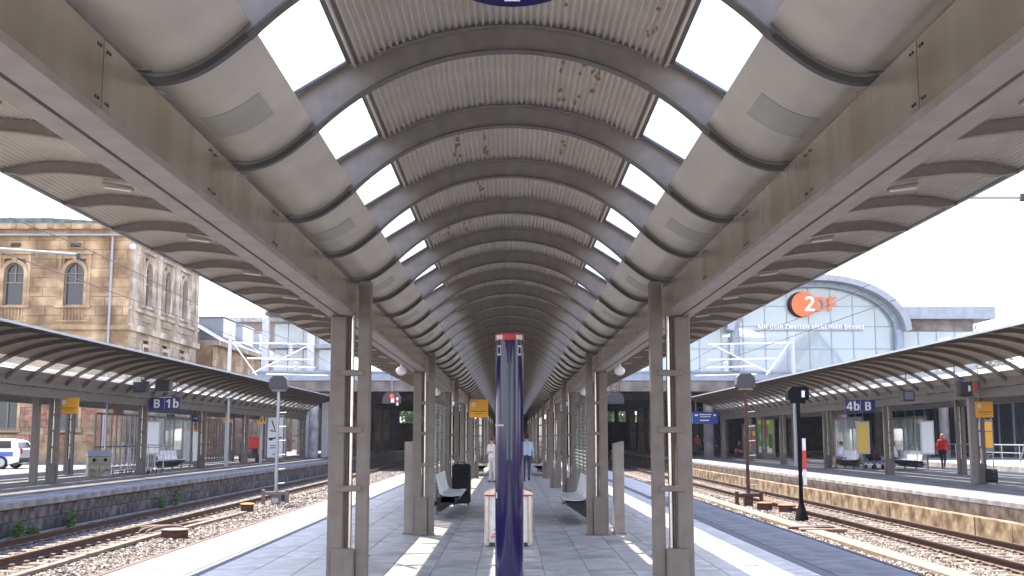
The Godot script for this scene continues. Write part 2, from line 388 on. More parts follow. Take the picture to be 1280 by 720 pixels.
func canopy_meshes() -> void:
	var half := []
	for i in 23: half.append(Vector2(1.06 * i / 22.0, arc_y(1.06 * i / 22.0)))
	var scurve := smooth([Vector2(1.06, arc_y(1.06)), Vector2(1.16, 3.125), Vector2(1.25, 3.065), Vector2(1.34, 3.03), Vector2(1.42, 3.02), Vector2(1.5, 3.035)], 4)
	var bot := half.duplicate(); bot.append_array(scurve.slice(1))
	var top := []
	for i in 23:
		var x: float = half[i].x
		top.append(Vector2(half[i].x, half[i].y) + Vector2(x / 1.45, sqrt(1.45 * 1.45 - x * x) / 1.45) * (0.128 + 0.075 * smoothstep(0.45, 1.06, x)))
	for i in range(1, scurve.size()):
		top.append(Vector2(lerpf(top[22].x, 1.5, float(i) / (scurve.size() - 1)), lerpf(top[22].y, 3.36, float(i) / (scurve.size() - 1))))
	var fb := mirror(bot, -1.0); fb.reverse(); fb.append_array(bot.slice(1))
	var ft := mirror(top, -1.0); ft.reverse(); ft.append_array(top.slice(1))
	var m := MB.new(); m.band(fb, ft, -0.009, 0.009); m.band(offset(ft, -0.011), ft, -0.042, 0.042); C.rib = m.mesh()
	var crown := []; var feet := {l = [], r = []}
	for p in fb:
		if absf(p.x) <= 1.061: crown.append(p)
		if p.x >= 1.059: feet.r.append(p)
		if p.x <= -1.059: feet.l.append(p)
	m = MB.new(); m.band(offset(crown, -0.011), offset(crown, -0.001), -0.034, 0.034); C.flange = m.mesh()
	for k in ["l", "r"]:
		m = MB.new(); m.band(offset(feet[k], -0.014), offset(feet[k], 0.012), -0.02, 0.02); C["gasket" + k] = m.mesh()
	var lowtop := []
	for i in 41:
		var x := lerpf(-0.775, 0.775, i / 40.0); lowtop.append(Vector2(x, arc_y(x)))
	m = MB.new(); m.sheet(corrugate(offset(lowtop, 0.145), 0.036, 0.0135), 0, -BAY); C.vault_sheet = m.mesh()
	# side closing strips of the vault sheet
	for s in [-1.0, 1.0]:
		m = MB.new(); m.band(mirror([Vector2(0.815, 3.578), Vector2(0.872, 3.575)], s), mirror([Vector2(0.815, 3.588), Vector2(0.874, 3.594)], s), -0.05, -BAY + 0.05)
		C["strip" + ("r" if s > 0 else "l")] = m.mesh()
	var scoff := offset(scurve, 0.03)
	scoff[0] = Vector2(1.05, 3.262)
	scoff.append(Vector2(1.53, 3.068)); scoff.append(Vector2(1.7, 3.085))
	for s in [-1.0, 1.0]:
		var k := "r" if s > 0 else "l"
		m = MB.new(); m.band(mirror([Vector2(0.87, 3.596), Vector2(1.03, 3.504), Vector2(1.25, 3.365)], s), mirror([Vector2(0.875, 3.604), Vector2(1.035, 3.512), Vector2(1.255, 3.373)], s), -0.046, -BAY + 0.046); C["vglass" + k] = m.mesh()
		m = MB.new(); m.tube(Vector3(0.87 * s, 3.59, -BAY + 0.05), Vector3(1.22 * s, 3.372, -BAY + 0.05), 0.011, 0.011, 6)
		C["bead" + k] = m.mesh()
		var lo := mirror(scoff, s); var hi := mirror(offset(scoff, 0.012), s)
		m = MB.new(); m.band(lo, hi, -0.012, -BAY + 0.012)
		C["panel" + k] = m.mesh()
		m = MB.new(); m.band(mirror(offset(scoff, -0.003).slice(3, 17), s), mirror(offset(scoff, -0.0005).slice(3, 17), s), -0.62, -0.95); C["patch" + k] = m.mesh()
		m = MB.new(); m.band(mirror([Vector2(1.24, 3.366), Vector2(1.735, 3.36)], s), mirror([Vector2(1.24, 3.376), Vector2(1.735, 3.372)], s), 0, -BAY); C["lid" + k] = m.mesh()
		# the wings
		var w := smooth([Vector2(1.76, 3.12), Vector2(2.2, 3.45), Vector2(2.7, 3.72), Vector2(3.1, 3.86), Vector2(3.48, 3.955), Vector2(3.9, 4.025), Vector2(4.33, 4.05), Vector2(4.72, 3.98)], 6)
		var wl := []; var full_w := offset(w, 0.095)
		for i in w.size():
			var tp := smoothstep(4.5, 4.73, w[i].x) * 0.75
			wl.append((w[i] as Vector2).lerp(full_w[i], tp))
		m = MB.new(); m.band(mirror(wl, s), mirror(offset(w, 0.095), s), -0.009, 0.009); m.band(mirror(offset(wl, -0.012), s), mirror(wl, s), -0.028, 0.028); m.band(mirror(offset(w, 0.087), s), mirror(offset(w, 0.095), s), -0.03, 0.03); C["wrib" + k] = m.mesh()
		var wt := offset(w, 0.109)
		m = MB.new(); m.sheet(mirror(wt.slice(0, 5), s), 0, -BAY); C["winner" + k] = m.mesh()
		m = MB.new(); m.band(mirror(wt.slice(4, 10), s), mirror(offset(wt.slice(4, 10), 0.008), s), -0.045, -BAY + 0.045); C["wglass" + k] = m.mesh()
		m = MB.new(); m.sheet(mirror(corrugate(wt.slice(9), 0.052, 0.012), s), 0, -BAY); C["wsheet" + k] = m.mesh()
		m = MB.new(); m.bb(1.44 * s, 1.452 * s, 2.742, 3.0, -0.004, -BAY + 0.004); C["plate" + k] = m.mesh()
		m = MB.new()
		for e in [0.035, 0.06]:
			for y in [2.775, 2.965]:
				for z in [-e, -BAY + e - 0.0]:
					m.tube(Vector3(1.44 * s, y, z), Vector3(1.435 * s, y, z), 0.006, 0.006, 6)
		C["screws" + k] = m.mesh()
		m = MB.new(); m.tube(Vector3(1.5 * s, 2.98, 0), Vector3(1.5 * s, 3.06, 0), 0.032, 0.032, 10); m.bb(1.43 * s, 1.58 * s, 3.05, 3.064, -0.05, 0.05); m.tube(Vector3(1.5 * s, 3.01, -0.02), Vector3(1.42 * s, 3.0, -0.1), 0.008); C["stub" + k] = m.mesh()
		m = MB.new(); m.cbox(Vector3(3.9 * s, 4.075, -0.7), Vector3(0.3, 0.03, 0.1), 0.008, Basis(Vector3(0, 0, 1), 0.18 * s)); C["tray" + k] = m.mesh()
		m = MB.new(); m.tube(Vector3(3.77 * s, 4.03, -0.7), Vector3(4.03 * s, 4.065, -0.7), 0.013, 0.013, 8); C["lamp" + k] = m.mesh()

func canopy(cx: float, by: float, label: String, k0: int, k1: int, full: bool, near_side: float) -> Node3D:
	var t := thing("platform_canopy", label, "canopy", Vector3(cx, by, 0), 0.0, "platform canopies")
	var zs := -(FIRST + BAY * k0); var ze := -(FIRST + BAY * k1)
	for k in range(k0, k1):
		var at := Vector3(0, 0, -(FIRST + BAY * k))
		var r := obj("rib", C.rib, M.rib, t, at); obj("flange", C.flange, M.flange2, r); obj("gasket", C.gasketl, M.flange, r); obj("gasket", C.gasketr, M.flange, r)
		obj("corrugated_sheet", C.vault_sheet, M.sheet if full else M.side_sheet, t, at)
		for s in ["l", "r"]:
			var near: bool = full or (s == "r") == (near_side > 0)
			obj("edge_strip", C["strip" + s], M.flange2, t, at)
			obj("skylight_pane", C["vglass" + s], M.sky_glass, t, at)
			obj("wing_sheet", C["wsheet" + s], M.sheet if full else M.side_sheet, t, at)
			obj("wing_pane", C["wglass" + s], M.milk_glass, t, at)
			obj("inner_wing_sheet", C["winner" + s], M.sheet if full else M.side_sheet, t, at)
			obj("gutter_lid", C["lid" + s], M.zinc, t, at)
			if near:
				obj("wing_rib", C["wrib" + s], M.rib if full else M.shaded_steel, t, at)
				obj("gutter_panel", C["panel" + s], M.panel, t, at)
			if full:
				obj("glazing_bead", C["bead" + s], M.dimsteel, t, at)
				var pl := obj("beam_plate", C["plate" + s], M.plate, t, at + Vector3(0, 0, 0.53))
				if k < 8: obj("screw", C["screws" + s], M.dark, pl)
				obj("stub", C["stub" + s], M.rib, t, at)
				if k % 2 == 0 and k < 20: obj("patch", C["patch" + s], M.patch, t, at)
				if k % 2 == 0:
					var tr := obj("soffit_lamp", C["tray" + s], M.beamlow, t, at); obj("tube", C["lamp" + s], M.lamp, tr)
	if full:
		rng.seed = 66
		for i in 12:
			var k := rng.randi_range(-4, 2); var x := rng.randf_range(-0.7, 0.7); var m := MB.new()
			for j in 9: m.ball(Vector3(x + rng.randfn() * 0.014, arc_y(x) + 0.128, -(FIRST + BAY * (k + 0.15 + 0.7 * rng.randf())) + rng.randfn() * 0.014), Vector3(0.005, 0.012, 0.005) + Vector3(rng.randf(), rng.randf() * 0.3, rng.randf()) * 0.01, 3)
			tag(obj("dirt_spot", m.mesh(), M.nest, t), "", "", "", "stuff")
	for s in [-1.0, 1.0]:
		var m := MB.new(); m.bb(1.462 * s, 1.6 * s, 2.74, 2.985, zs, ze)
		if not full: m.bb(1.44 * s, 1.455 * s, 2.742, 3.0, zs, ze)
		obj("beam", m.mesh(), M.beamlow if full else M.shaded_steel, t)
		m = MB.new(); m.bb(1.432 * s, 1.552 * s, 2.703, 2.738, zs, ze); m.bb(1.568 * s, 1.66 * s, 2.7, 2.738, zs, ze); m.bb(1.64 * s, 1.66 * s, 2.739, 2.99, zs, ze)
		obj("beam_flange", m.mesh(), M.beamlow if full else M.shaded_steel, t)
		m = MB.new(); m.bb(1.545 * s, 1.575 * s, 2.716, 2.739, zs, ze); obj("groove", m.mesh(), M.dark, t)
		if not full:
			m = MB.new(); m.bb(1.738 * s, 1.75 * s, 3.0, 3.375, zs, ze); obj("gutter_wall", m.mesh(), M.fascia if full else M.shaded_steel, t)
		m = MB.new(); m.bb(4.728 * s, 4.765 * s, 4.055, 4.115, zs, ze); obj("edge_trim", m.mesh(), M.lightsteel, t)
		for j in range(-2, 11):
			var d := FIRST + BAY * 6 * j
			if -d > zs or -d < ze: continue
			post_set(t, s, d, full)
	return t

var post_cache := {}
func post_set(t: Node3D, s: float, d: float, full: bool) -> void:
	var key := "r" if s > 0 else "l"
	if not post_cache.has(key):
		var g := {}
		var m := MB.new(); m.cbox(Vector3(1.325 * s, 1.51, 0), Vector3(0.11, 3.02, 0.13), 0.008); m.bb(1.255 * s, 1.395 * s, 0.0, 0.012, -0.1, 0.1); g.inner = m.mesh()
		m = MB.new(); m.cbox(Vector3(1.56 * s, 1.35, 0), Vector3(0.14, 2.7, 0.13), 0.008); m.bb(1.47 * s, 1.65 * s, 0.0, 0.012, -0.1, 0.1); g.outer = m.mesh()
		m = MB.new(); m.tube(Vector3(1.432 * s, 0.6, 0.03), Vector3(1.432 * s, 2.7, 0.03), 0.019, 0.019, 10); g.pipe = m.mesh()
		m = MB.new(); m.tube(Vector3(1.468 * s, 0.6, 0.0), Vector3(1.468 * s, 2.7, 0.0), 0.015, 0.015, 10); g.conduit = m.mesh()
		m = MB.new(); m.cbox(Vector3(1.478 * s, 0.315, 0.09), Vector3(0.2, 0.63, 0.045), 0.006); m.bb(1.385 * s, 1.488 * s, 0, 0.6, 0.0, 0.06); m.cbox(Vector3(1.43 * s, 0.31, 0.117), Vector3(0.085, 0.6, 0.006), 0.002); g.casing = m.mesh()
		m = MB.new(); m.cbox(Vector3(1.44 * s, 0, 0.07), Vector3(0.22, 0.055, 0.025), 0.004); g.bar = m.mesh()
		m = MB.new(); m.cbox(Vector3(1.97 * s, 1.6, 0), Vector3(0.05, 3.2, 0.07), 0.005); m.bb(1.92 * s, 2.02 * s, 0.0, 0.012, -0.07, 0.07); g.lone = m.mesh()
		post_cache[key] = g
	var g: Dictionary = post_cache[key]
	var at := Vector3(0, 0, -d)
	var sm: Material = M.steel if full else M.shaded_steel
	obj("post", g.inner, sm, t, at); obj("post", g.outer, sm, t, at)
	var p := obj("downpipe", g.pipe, M.stainless, t, at)
	obj("conduit", g.conduit, sm, t, at)
	obj("casing", g.casing, sm, t, at)
	for y in [1.15, 1.67, 2.18]: obj("crossbar", g.bar, sm, t, at + Vector3(0, y, 0))
	if full and d > 9.0: obj("mid_post", g.lone, M.steel, t, at + Vector3(0, 0, -5.4))
	if full and d > 15.0 and d < 50.0:
		var m := MB.new(); m.ball(Vector3(1.75 * s, 2.66, 1.0), Vector3(0.09, 0.075, 0.09), 6); m.tube(Vector3(1.75 * s, 2.7, 1.0), Vector3(1.75 * s, 3.05, 1.0), 0.02)
		obj("round_lamp", m.mesh(), M.lamp, t, at)

# ---------------------------------------------------------------- ground, platforms, tracks
func setting() -> void:
	var m := MB.new(); m.quad(Vector3(-400, -0.78, 150), Vector3(400, -0.78, 150), Vector3(400, -0.78, -900), Vector3(-400, -0.78, -900), Vector3.UP)
	struct("ground", m.mesh(), M.ballast, "stony brown ballast bed between the platforms")
	# middle platform
	m = MB.new(); m.bb(-4.78, 4.78, -0.9, -0.012, 30, -130)
	var pf := struct("platform", m.mesh(), M.joint, "paved island platform under the vaulted canopy, in the middle")
	var xs := [-3.65]
	for i in 6: xs.append(-3.11 + 0.54 * i)
	xs.append(0.0)
	for i in 6: xs.append(0.41 + 0.54 * i)
	xs.append(3.65)
	var rest := MB.new(); var near_tiles := {}
	var shapes := {}
	for row in range(-38, 112):
		var z0 := -(11.9 + 1.08 * row); var single := row >= 0 and row < 18
		for c in 16:
			var x0: float = xs[c] if c < 14 else (-4.79 if c == 14 else 3.834)
			var x1: float = xs[c + 1] if c < 14 else (-3.834 if c == 14 else 4.79)
			if single:
				var key := "%d" % roundi((x1 - x0) * 1000)
				if not shapes.has(key):
					var q := MB.new(); q.cbox(Vector3(0, -0.025, 0), Vector3(x1 - x0 - 0.007, 0.05, 1.073), 0.003); shapes[key] = q.mesh()
				rng.seed = row * 31 + c
				var mm: Material = M.tiles[rng.randi() % 5] if c < 14 else M.edge_slab
				obj("paving_slab", shapes[key], mm, pf, Vector3((x0 + x1) / 2, -0.001 * (rng.randi() % 3), z0 - 0.54))
			elif c < 14:
				rest.bb(x0 + 0.0035, x1 - 0.0035, -0.05, 0.0, z0 - 0.004, z0 - 1.076)
			else:
				rest.bb(x0 + 0.0035, x1 - 0.0035, -0.05, -0.001, z0 - 0.004, z0 - 1.076)
	tag(obj("paving", rest.mesh(), M.tiles[2], pf), "grey paving slabs running on into the distance", "", "", "stuff")
	for s in [-1.0, 1.0]:
		m = MB.new(); var z := 25.0
		while z > -120.0:
			m.bb(s * 3.656, s * 3.828, -0.05, -0.003, z, z - 0.292)
			z -= 0.3
		tag(obj("guide_strip", m.mesh(), M.guide, pf), "", "", "", "stuff")
		m = MB.new(); m.bb(s * 4.795, s * 4.86, -0.14, 0.004, 30, -130); obj("edge_angle", m.mesh(), M.rust, pf)
		m = MB.new(); m.bb(s * 4.862, s * 4.99, -0.3, -0.075, 30, -130); obj("ledge", m.mesh(), M.pale_paving, pf)
	# side platforms
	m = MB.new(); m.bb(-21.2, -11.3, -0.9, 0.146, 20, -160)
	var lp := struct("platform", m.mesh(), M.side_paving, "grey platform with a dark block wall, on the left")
	m = MB.new(); var z := 10.0
	while z > -150:
		m.cbox(Vector3(-11.75, 0.075, z - 1.0), Vector3(1.1, 0.16, 1.99), 0.015); z -= 2.0
	tag(obj("coping", m.mesh(), M.concrete, lp), "", "", "", "stuff")
	var wb := MB.new(); wb.cbox(Vector3.ZERO, Vector3(0.06, 0.285, 0.735), 0.012); var wbm := wb.mesh()
	rng.seed = 5
	for c in 2:
		for i in 76: obj("wall_block", wbm, M.dark_wall[rng.randi() % 3], lp, Vector3(-11.3 + rng.randf() * 0.012, -0.155 - 0.3 * c, -(23.0 + 0.75 * i + 0.37 * c)))
	m = MB.new(); m.bb(-11.3, -11.16, -0.9, -0.62, 20, -150); obj("footing", m.mesh(), M.concrete, lp)
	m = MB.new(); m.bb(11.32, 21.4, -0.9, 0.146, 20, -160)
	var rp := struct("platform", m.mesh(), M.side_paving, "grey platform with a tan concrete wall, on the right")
	m = MB.new(); z = 10.0
	while z > -150:
		m.cbox(Vector3(11.85, 0.09, z - 1.0), Vector3(1.15, 0.13, 1.992), 0.012); z -= 2.0
	tag(obj("coping", m.mesh(), M.pale_paving, rp), "", "", "", "stuff")
	m = MB.new(); m.bb(11.28, 11.33, -0.6, 0.02, 20, -150); obj("upper_wall", m.mesh(), M.brown_wall, rp)
	var wp := MB.new(); wp.cbox(Vector3.ZERO, Vector3(0.2, 0.5, 1.985), 0.015); var wpm := wp.mesh()
	for i in 55: obj("wall_panel", wpm, M.tan_wall, rp, Vector3(11.08 + 0.008 * (i % 3), -0.5, -(16.0 + 2.0 * i)))
	# beyond the right platform
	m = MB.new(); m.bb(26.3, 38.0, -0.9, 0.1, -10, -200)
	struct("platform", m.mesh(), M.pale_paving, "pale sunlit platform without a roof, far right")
	# station forecourt on the left
	m = MB.new(); m.bb(-90, -21.22, -0.9, 0.1, 20, -110)
	struct("pavement", m.mesh(), M.asphalt, "sunlit asphalt apron in front of the sandstone building")
	for e in [[-9.9, "railway track along the dark block wall on the left"], [9.6, "railway track along the tan wall on the right"]]: track(e[0], e[1])
	m = MB.new(); z = -14.0
	while z > -80.0:
		m.cbox(Vector3(7.5, -0.71, z), Vector3(0.42, 0.1, 0.97), 0.01); z -= 0.98
	tag(obj("cable_duct", m.mesh(), M.duct), "tan concrete cable duct covers in the right ballast", "duct", "cable ducts")
	m = MB.new(); z = -14.0
	while z > -36.0:
		m.cbox(Vector3(-8.35 + 0.1 * sin(z * 0.3), -0.71, z), Vector3(0.15, 0.08, 0.99), 0.01); z -= 1.0
	tag(obj("cable_duct", m.mesh(), M.duct), "narrow tan cable duct in the left ballast", "duct", "cable ducts")
	ballast()

func track(cx: float, label: String) -> void:
	var t := thing("railway_track", label, "track", Vector3(cx, -0.74, 0), 0, "railway tracks")
	var prof := PackedVector2Array([Vector2(-0.06, 0), Vector2(0.06, 0), Vector2(0.06, 0.015), Vector2(0.012, 0.035), Vector2(0.012, 0.12), Vector2(0.036, 0.135), Vector2(0.036, 0.165), Vector2(-0.036, 0.165), Vector2(-0.036, 0.135), Vector2(-0.012, 0.12), Vector2(-0.012, 0.035), Vector2(-0.06, 0.015)])
	for s in [-0.7535, 0.7535]:
		var m := MB.new(); m.prism(prof, -150, 10); var r := obj("rail", m.mesh(), M.rail, t, Vector3(s, 0.02, 0))
		m = MB.new(); m.bb(-0.026, 0.026, 0.1655, 0.1685, -150, 10); obj("running_surface", m.mesh(), M.rail_head, r)
	var q := MB.new(); q.cbox(Vector3(0, -0.06, 0), Vector3(2.5, 0.16, 0.24), 0.02)
	for s in [-1.0, 1.0]:
		for e in [-0.1, 0.1]: q.cbox(Vector3(s * 0.7535 + e, 0.045, 0), Vector3(0.08, 0.05, 0.12), 0.012)
	var qm := q.mesh()
	rng.seed = 77
	for i in 170: obj("sleeper", qm, M.sleeper[rng.randi() % 2], t, Vector3(rng.randf_range(-0.02, 0.02), 0, -(14.0 + 0.62 * i)), rng.randf_range(-0.008, 0.008))

func ballast() -> void:
	var st := MB.new()
	rng.seed = 11
	var pts := []
	var raw := [Vector3(1, 0, 0), Vector3(-1, 0, 0), Vector3(0, 1, 0), Vector3(0, -1, 0), Vector3(0, 0, 1), Vector3(0, 0, -1)]
	for p in raw: pts.append(p * rng.randf_range(0.75, 1.15) + Vector3(rng.randf_range(-0.3, 0.3), rng.randf_range(-0.2, 0.2), rng.randf_range(-0.3, 0.3)))
	for f in [[0, 2, 4], [0, 4, 3], [0, 3, 5], [0, 5, 2], [1, 4, 2], [1, 3, 4], [1, 5, 3], [1, 2, 5]]:
		var nn: Vector3 = (pts[f[1]] - pts[f[0]]).cross(pts[f[2]] - pts[f[0]]).normalized()
		var cen: Vector3 = pts[f[0]] + pts[f[1]] + pts[f[2]]
		if nn.dot(cen) < 0: nn = -nn
		st.tri(pts[f[0]], pts[f[1]], pts[f[2]], nn, nn, nn)
	var mesh := st.mesh()
	var cols := [lin(0.27, 0.23, 0.18), lin(0.2, 0.16, 0.12), lin(0.36, 0.32, 0.26), lin(0.12, 0.09, 0.065), lin(0.44, 0.4, 0.34), lin(0.23, 0.175, 0.125), lin(0.17, 0.155, 0.14)]
	for s in [-1.0, 1.0]:
		var xf := []; var zones := [[13.0, 32.0, 30000, 0.024, 0.052], [32.0, 80.0, 26000, 0.032, 0.062]]
		for zn in zones:
			for i in zn[2]:
				var x: float = rng.randf_range(5.0, 11.3); var d: float = rng.randf_range(zn[0], zn[1]); var r: float = rng.randf_range(zn[3], zn[4])
				if absf(x - (7.5 if s > 0 else 8.35)) < (0.22 if s > 0 else 0.08) and rng.randf() < 0.93: continue
				if s > 0 and x > 10.95: continue
				var y := -0.775 + rng.randf() * 0.03
				if absf(absf(x - (9.6 if s > 0 else 9.9)) - 0.7535) < 0.1: y = -0.79
				if x < 8.0: y += 0.03 * sin(d * 0.9 + x * 2.0) + 0.02
				var b := Basis.from_euler(Vector3(rng.randf() * TAU, rng.randf() * TAU, rng.randf() * TAU)).scaled(Vector3(r, r * 0.8, r))
				xf.append([Transform3D(b, Vector3(s * x, y, -d)), cols[rng.randi() % cols.size()] * rng.randf_range(0.85, 1.1)])
		var mm := MultiMesh.new(); mm.transform_format = MultiMesh.TRANSFORM_3D; mm.use_colors = true; mm.mesh = mesh; mm.instance_count = xf.size()
		for i in xf.size():
			mm.set_instance_transform(i, xf[i][0]); mm.set_instance_color(i, xf[i][1])
		var o := MultiMeshInstance3D.new(); o.multimesh = mm; o.material_override = M.stone_var; o.name = numbered("ballast_stones"); add_child(o)
		tag(o, "loose brown ballast stones around the %s track" % ("right" if s > 0 else "left"), "ballast", "", "stuff")

func _ready() -> void:
	# ---- camera
	var cam := Camera3D.new(); cam.name = "camera"; cam.fov = 28.84; cam.position = Vector3(0, 1.6, 0); cam.rotation_degrees = Vector3(7.61, -0.08, 0); cam.near = 0.1; cam.far = 3000; add_child(cam); cam.current = true
	# ---- sky, exposure
	var env := Environment.new(); env.background_mode = Environment.BG_SKY
	var sm := ProceduralSkyMaterial.new(); sm.sky_top_color = Color(0.25, 0.5, 0.88); sm.sky_horizon_color = Color(1.0, 1.0, 1.0); sm.sky_curve = 0.6; sm.ground_bottom_color = Color(0.35, 0.32, 0.28); sm.ground_horizon_color = Color(0.8, 0.8, 0.78); sm.sun_angle_max = 1.0; sm.sky_energy_multiplier = 1.0
	var sky := Sky.new(); sky.sky_material = sm; env.sky = sky; env.background_energy_multiplier = 0.95
	env.tonemap_mode = Environment.TONE_MAPPER_LINEAR; env.tonemap_exposure = 4.3
	env.sdfgi_enabled = true; env.ssao_enabled = true; env.ssil_enabled = true
	env.fog_enabled = true; env.fog_density = 0.00025; env.fog_light_color = Color(0.93, 0.95, 1.0)
	var we := WorldEnvironment.new(); we.name = "environment"; we.environment = env; add_child(we)
	# ---- sun: high, ahead and a little to the left
	var sun := DirectionalLight3D.new(); sun.name = "sun"; sun.light_energy = 1.5; sun.light_color = Color(1.0, 0.95, 0.87); sun.light_angular_distance = 0.53; sun.shadow_enabled = true
	sun.basis = Basis.looking_at(Vector3(0.25, -1.0, 0.45).normalized(), Vector3.UP); add_child(sun)
	materials()
	setting()
	canopy_meshes()
	canopy(0, 0, "vaulted grey canopy with corrugated sheets over the middle platform", -8, 60, true, 0)
	canopy(-16.2, 0.15, "grey canopy with curved wing over the left platform", -2, 48, false, 1.0)
	canopy(16.6, 0.15, "grey canopy with curved wing over the right platform", -2, 48, false, -1.0)
	buildings()
	rail_furniture()
	middle_platform()
	left_platform()
	right_platform()

# ---------------------------------------------------------------- buildings
func arch_poly(w: float, h: float, k := 10) -> PackedVector2Array:
	# opening with a round head, base at y = 0
	var p := PackedVector2Array([Vector2(-w / 2, 0), Vector2(w / 2, 0)])
	for i in k + 1:
		var a := PI * i / k
		p.append(Vector2(cos(a) * w / 2, h - w / 2 + sin(a) * w / 2))
	return p

func arch_frame(mb: MB, w: float, h: float, t: float, z0: float, z1: float, xf: Transform3D, k := 10) -> void:
	# a surround of width t about an arched opening
	var a := []; var b := []
	a.append(Vector2(-w / 2, 0)); b.append(Vector2(-w / 2 - t, 0))
	for i in k + 1:
		var q := PI - PI * i / k
		a.append(Vector2(cos(q) * w / 2, h - w / 2 + sin(q) * w / 2)); b.append(Vector2(cos(q) * (w / 2 + t), h - w / 2 + sin(q) * (w / 2 + t)))
	a.append(Vector2(w / 2, 0)); b.append(Vector2(w / 2 + t, 0))
	for i in a.size() - 1:
		mb.prism(PackedVector2Array([a[i], a[i + 1], b[i + 1], b[i]]), z0, z1, xf)

# blocks of stone laid in courses over a wall face; openings are rects (x0, y0, x1, y1) left free
func courses(parent: Node3D, xf: Transform3D, width: float, y0: float, y1: float, hgt: float, len: float, mats: Array, holes: Array, limit: int, sd: int) -> int:
	rng.seed = sd
	var made := 0; var y := y0; var row := 0; var stuff := MB.new(); var cache := {}
	while y < y1 - 0.05:
		var h := minf(hgt, y1 - y); var x := 0.0 if row % 2 == 0 else -len * 0.5
		while x < width - 0.02:
			var l := len * rng.randf_range(0.85, 1.15)
			var a := maxf(x, 0.0); var b := minf(x + l, width)
			if width - b < 0.12: b = width
			x += l
			if b == width: x = width
			var spans := [[a, b]]
			for hl in holes:
				if hl[1] < y + h - 0.04 and hl[3] > y + 0.04:
					var nx := []
					for s in spans:
						if hl[2] <= s[0] or hl[0] >= s[1]: nx.append(s)
						else:
							if hl[0] - s[0] > 0.05: nx.append([s[0], hl[0]])
							if s[1] - hl[2] > 0.05: nx.append([hl[2], s[1]])
					spans = nx
			for s in spans:
				var sz := Vector3(s[1] - s[0] - 0.014, h - 0.014, 0.08)
				var at := Vector3((s[0] + s[1]) / 2, y + h / 2, -0.02 + rng.randf() * 0.012)
				if made < limit:
					var q := MB.new(); q.cbox(Vector3.ZERO, sz, 0.012)
					var o := obj("stone_block", q.mesh(), mats[rng.randi() % mats.size()], parent); o.transform = xf * Transform3D(Basis.IDENTITY, at); made += 1
				else:
					stuff.cbox(xf * at, sz, 0.012, xf.basis)
		y += h; row += 1
	if stuff.v.size() > 0: tag(obj("stonework", stuff.mesh(), mats[0], parent), "", "", "", "stuff")
	return made

func arched_window(parent: Node3D, xf: Transform3D, w: float, h: float, stone: Material, balus: bool) -> void:
	var m := MB.new(); m.prism(arch_poly(w, h), -0.3, -0.26); var pane := obj("window", m.mesh(), M.window_dark, parent); pane.transform = xf
	m = MB.new(); arch_frame(m, w - 0.14, h - 0.07, 0.08, -0.25, -0.16, Transform3D.IDENTITY)
	m.bb(-w / 2, w / 2, 0.0, 0.08, -0.25, -0.16); m.bb(-w / 2, w / 2, h * 0.52, h * 0.52 + 0.08, -0.25, -0.15); m.bb(-0.035, 0.035, h * 0.53, h - 0.02, -0.25, -0.16); m.bb(-w / 2, w / 2, h * 0.75, h * 0.75 + 0.05, -0.25, -0.17)
	obj("frame", m.mesh(), M.winframe, pane)
	m = MB.new(); arch_frame(m, w, h, 0.22, -0.02, 0.11, Transform3D.IDENTITY)
	m.bb(-w / 2 - 0.4, -w / 2 - 0.22, -0.2, h + 0.55, -0.02, 0.08); m.bb(w / 2 + 0.22, w / 2 + 0.4, -0.2, h + 0.55, -0.02, 0.08)
	m.bb(-w / 2 - 0.55, w / 2 + 0.55, h + 0.55, h + 0.72, -0.02, 0.2); m.bb(-0.12, 0.12, h, h + 0.4, 0.0, 0.16)
	obj("surround", m.mesh(), stone, pane)
	m = MB.new()
	# reveal
	var ap := arch_poly(w + 0.02, h + 0.01)
	for i in range(1, ap.size()):
		var p := ap[i]; var q := ap[(i + 1) % ap.size()]
		m.quad(Vector3(p.x, p.y, -0.3), Vector3(q.x, q.y, -0.3), Vector3(q.x, q.y, 0), Vector3(p.x, p.y, 0), Vector3(-p.x, h / 2 - p.y, 0))
	m.bb(-w / 2 - 0.5, w / 2 + 0.5, -0.16, -0.02, -0.3, 0.2)
	obj("sill", m.mesh(), stone, pane)
	if balus:
		m = MB.new(); m.bb(-w / 2 - 0.4, w / 2 + 0.4, -1.05, -0.95, -0.02, 0.12)
		for i in 7:
			m.lathe([Vector2(0.03, -0.95), Vector2(0.075, -0.75), Vector2(0.04, -0.5), Vector2(0.06, -0.2), Vector2(0.06, -0.16)], 8, Vector3(-w / 2 + w * i / 6.0, 0, 0.04))
		obj("balustrade", m.mesh(), stone, pane)

func square_window(parent: Node3D, xf: Transform3D, w: float, h: float, stone: Material) -> void:
	var m := MB.new(); m.bb(-w / 2, w / 2, 0, h, -0.3, -0.26); var pane := obj("window", m.mesh(), M.window_dark, parent); pane.transform = xf
	m = MB.new()
	for x in [-w / 2 + 0.04, 0.0, w / 2 - 0.04]: m.bb(x - 0.04, x + 0.04, 0, h, -0.255, -0.17)
	for y in [0.04, h * 0.62, h - 0.04]: m.bb(-w / 2, w / 2, y - 0.035, y + 0.035, -0.255, -0.175)
	obj("frame", m.mesh(), M.winframe, pane)
	m = MB.new()
	for s in [-1.0, 1.0]: m.bb(s * w / 2, s * (w / 2 + 0.18), -0.02, h, -0.3, 0.09)
	m.bb(-w / 2 - 0.25, w / 2 + 0.25, h, h + 0.22, -0.3, 0.1); m.bb(-w / 2 - 0.28, w / 2 + 0.28, -0.18, -0.02, -0.3, 0.15)
	obj("surround", m.mesh(), stone, pane)

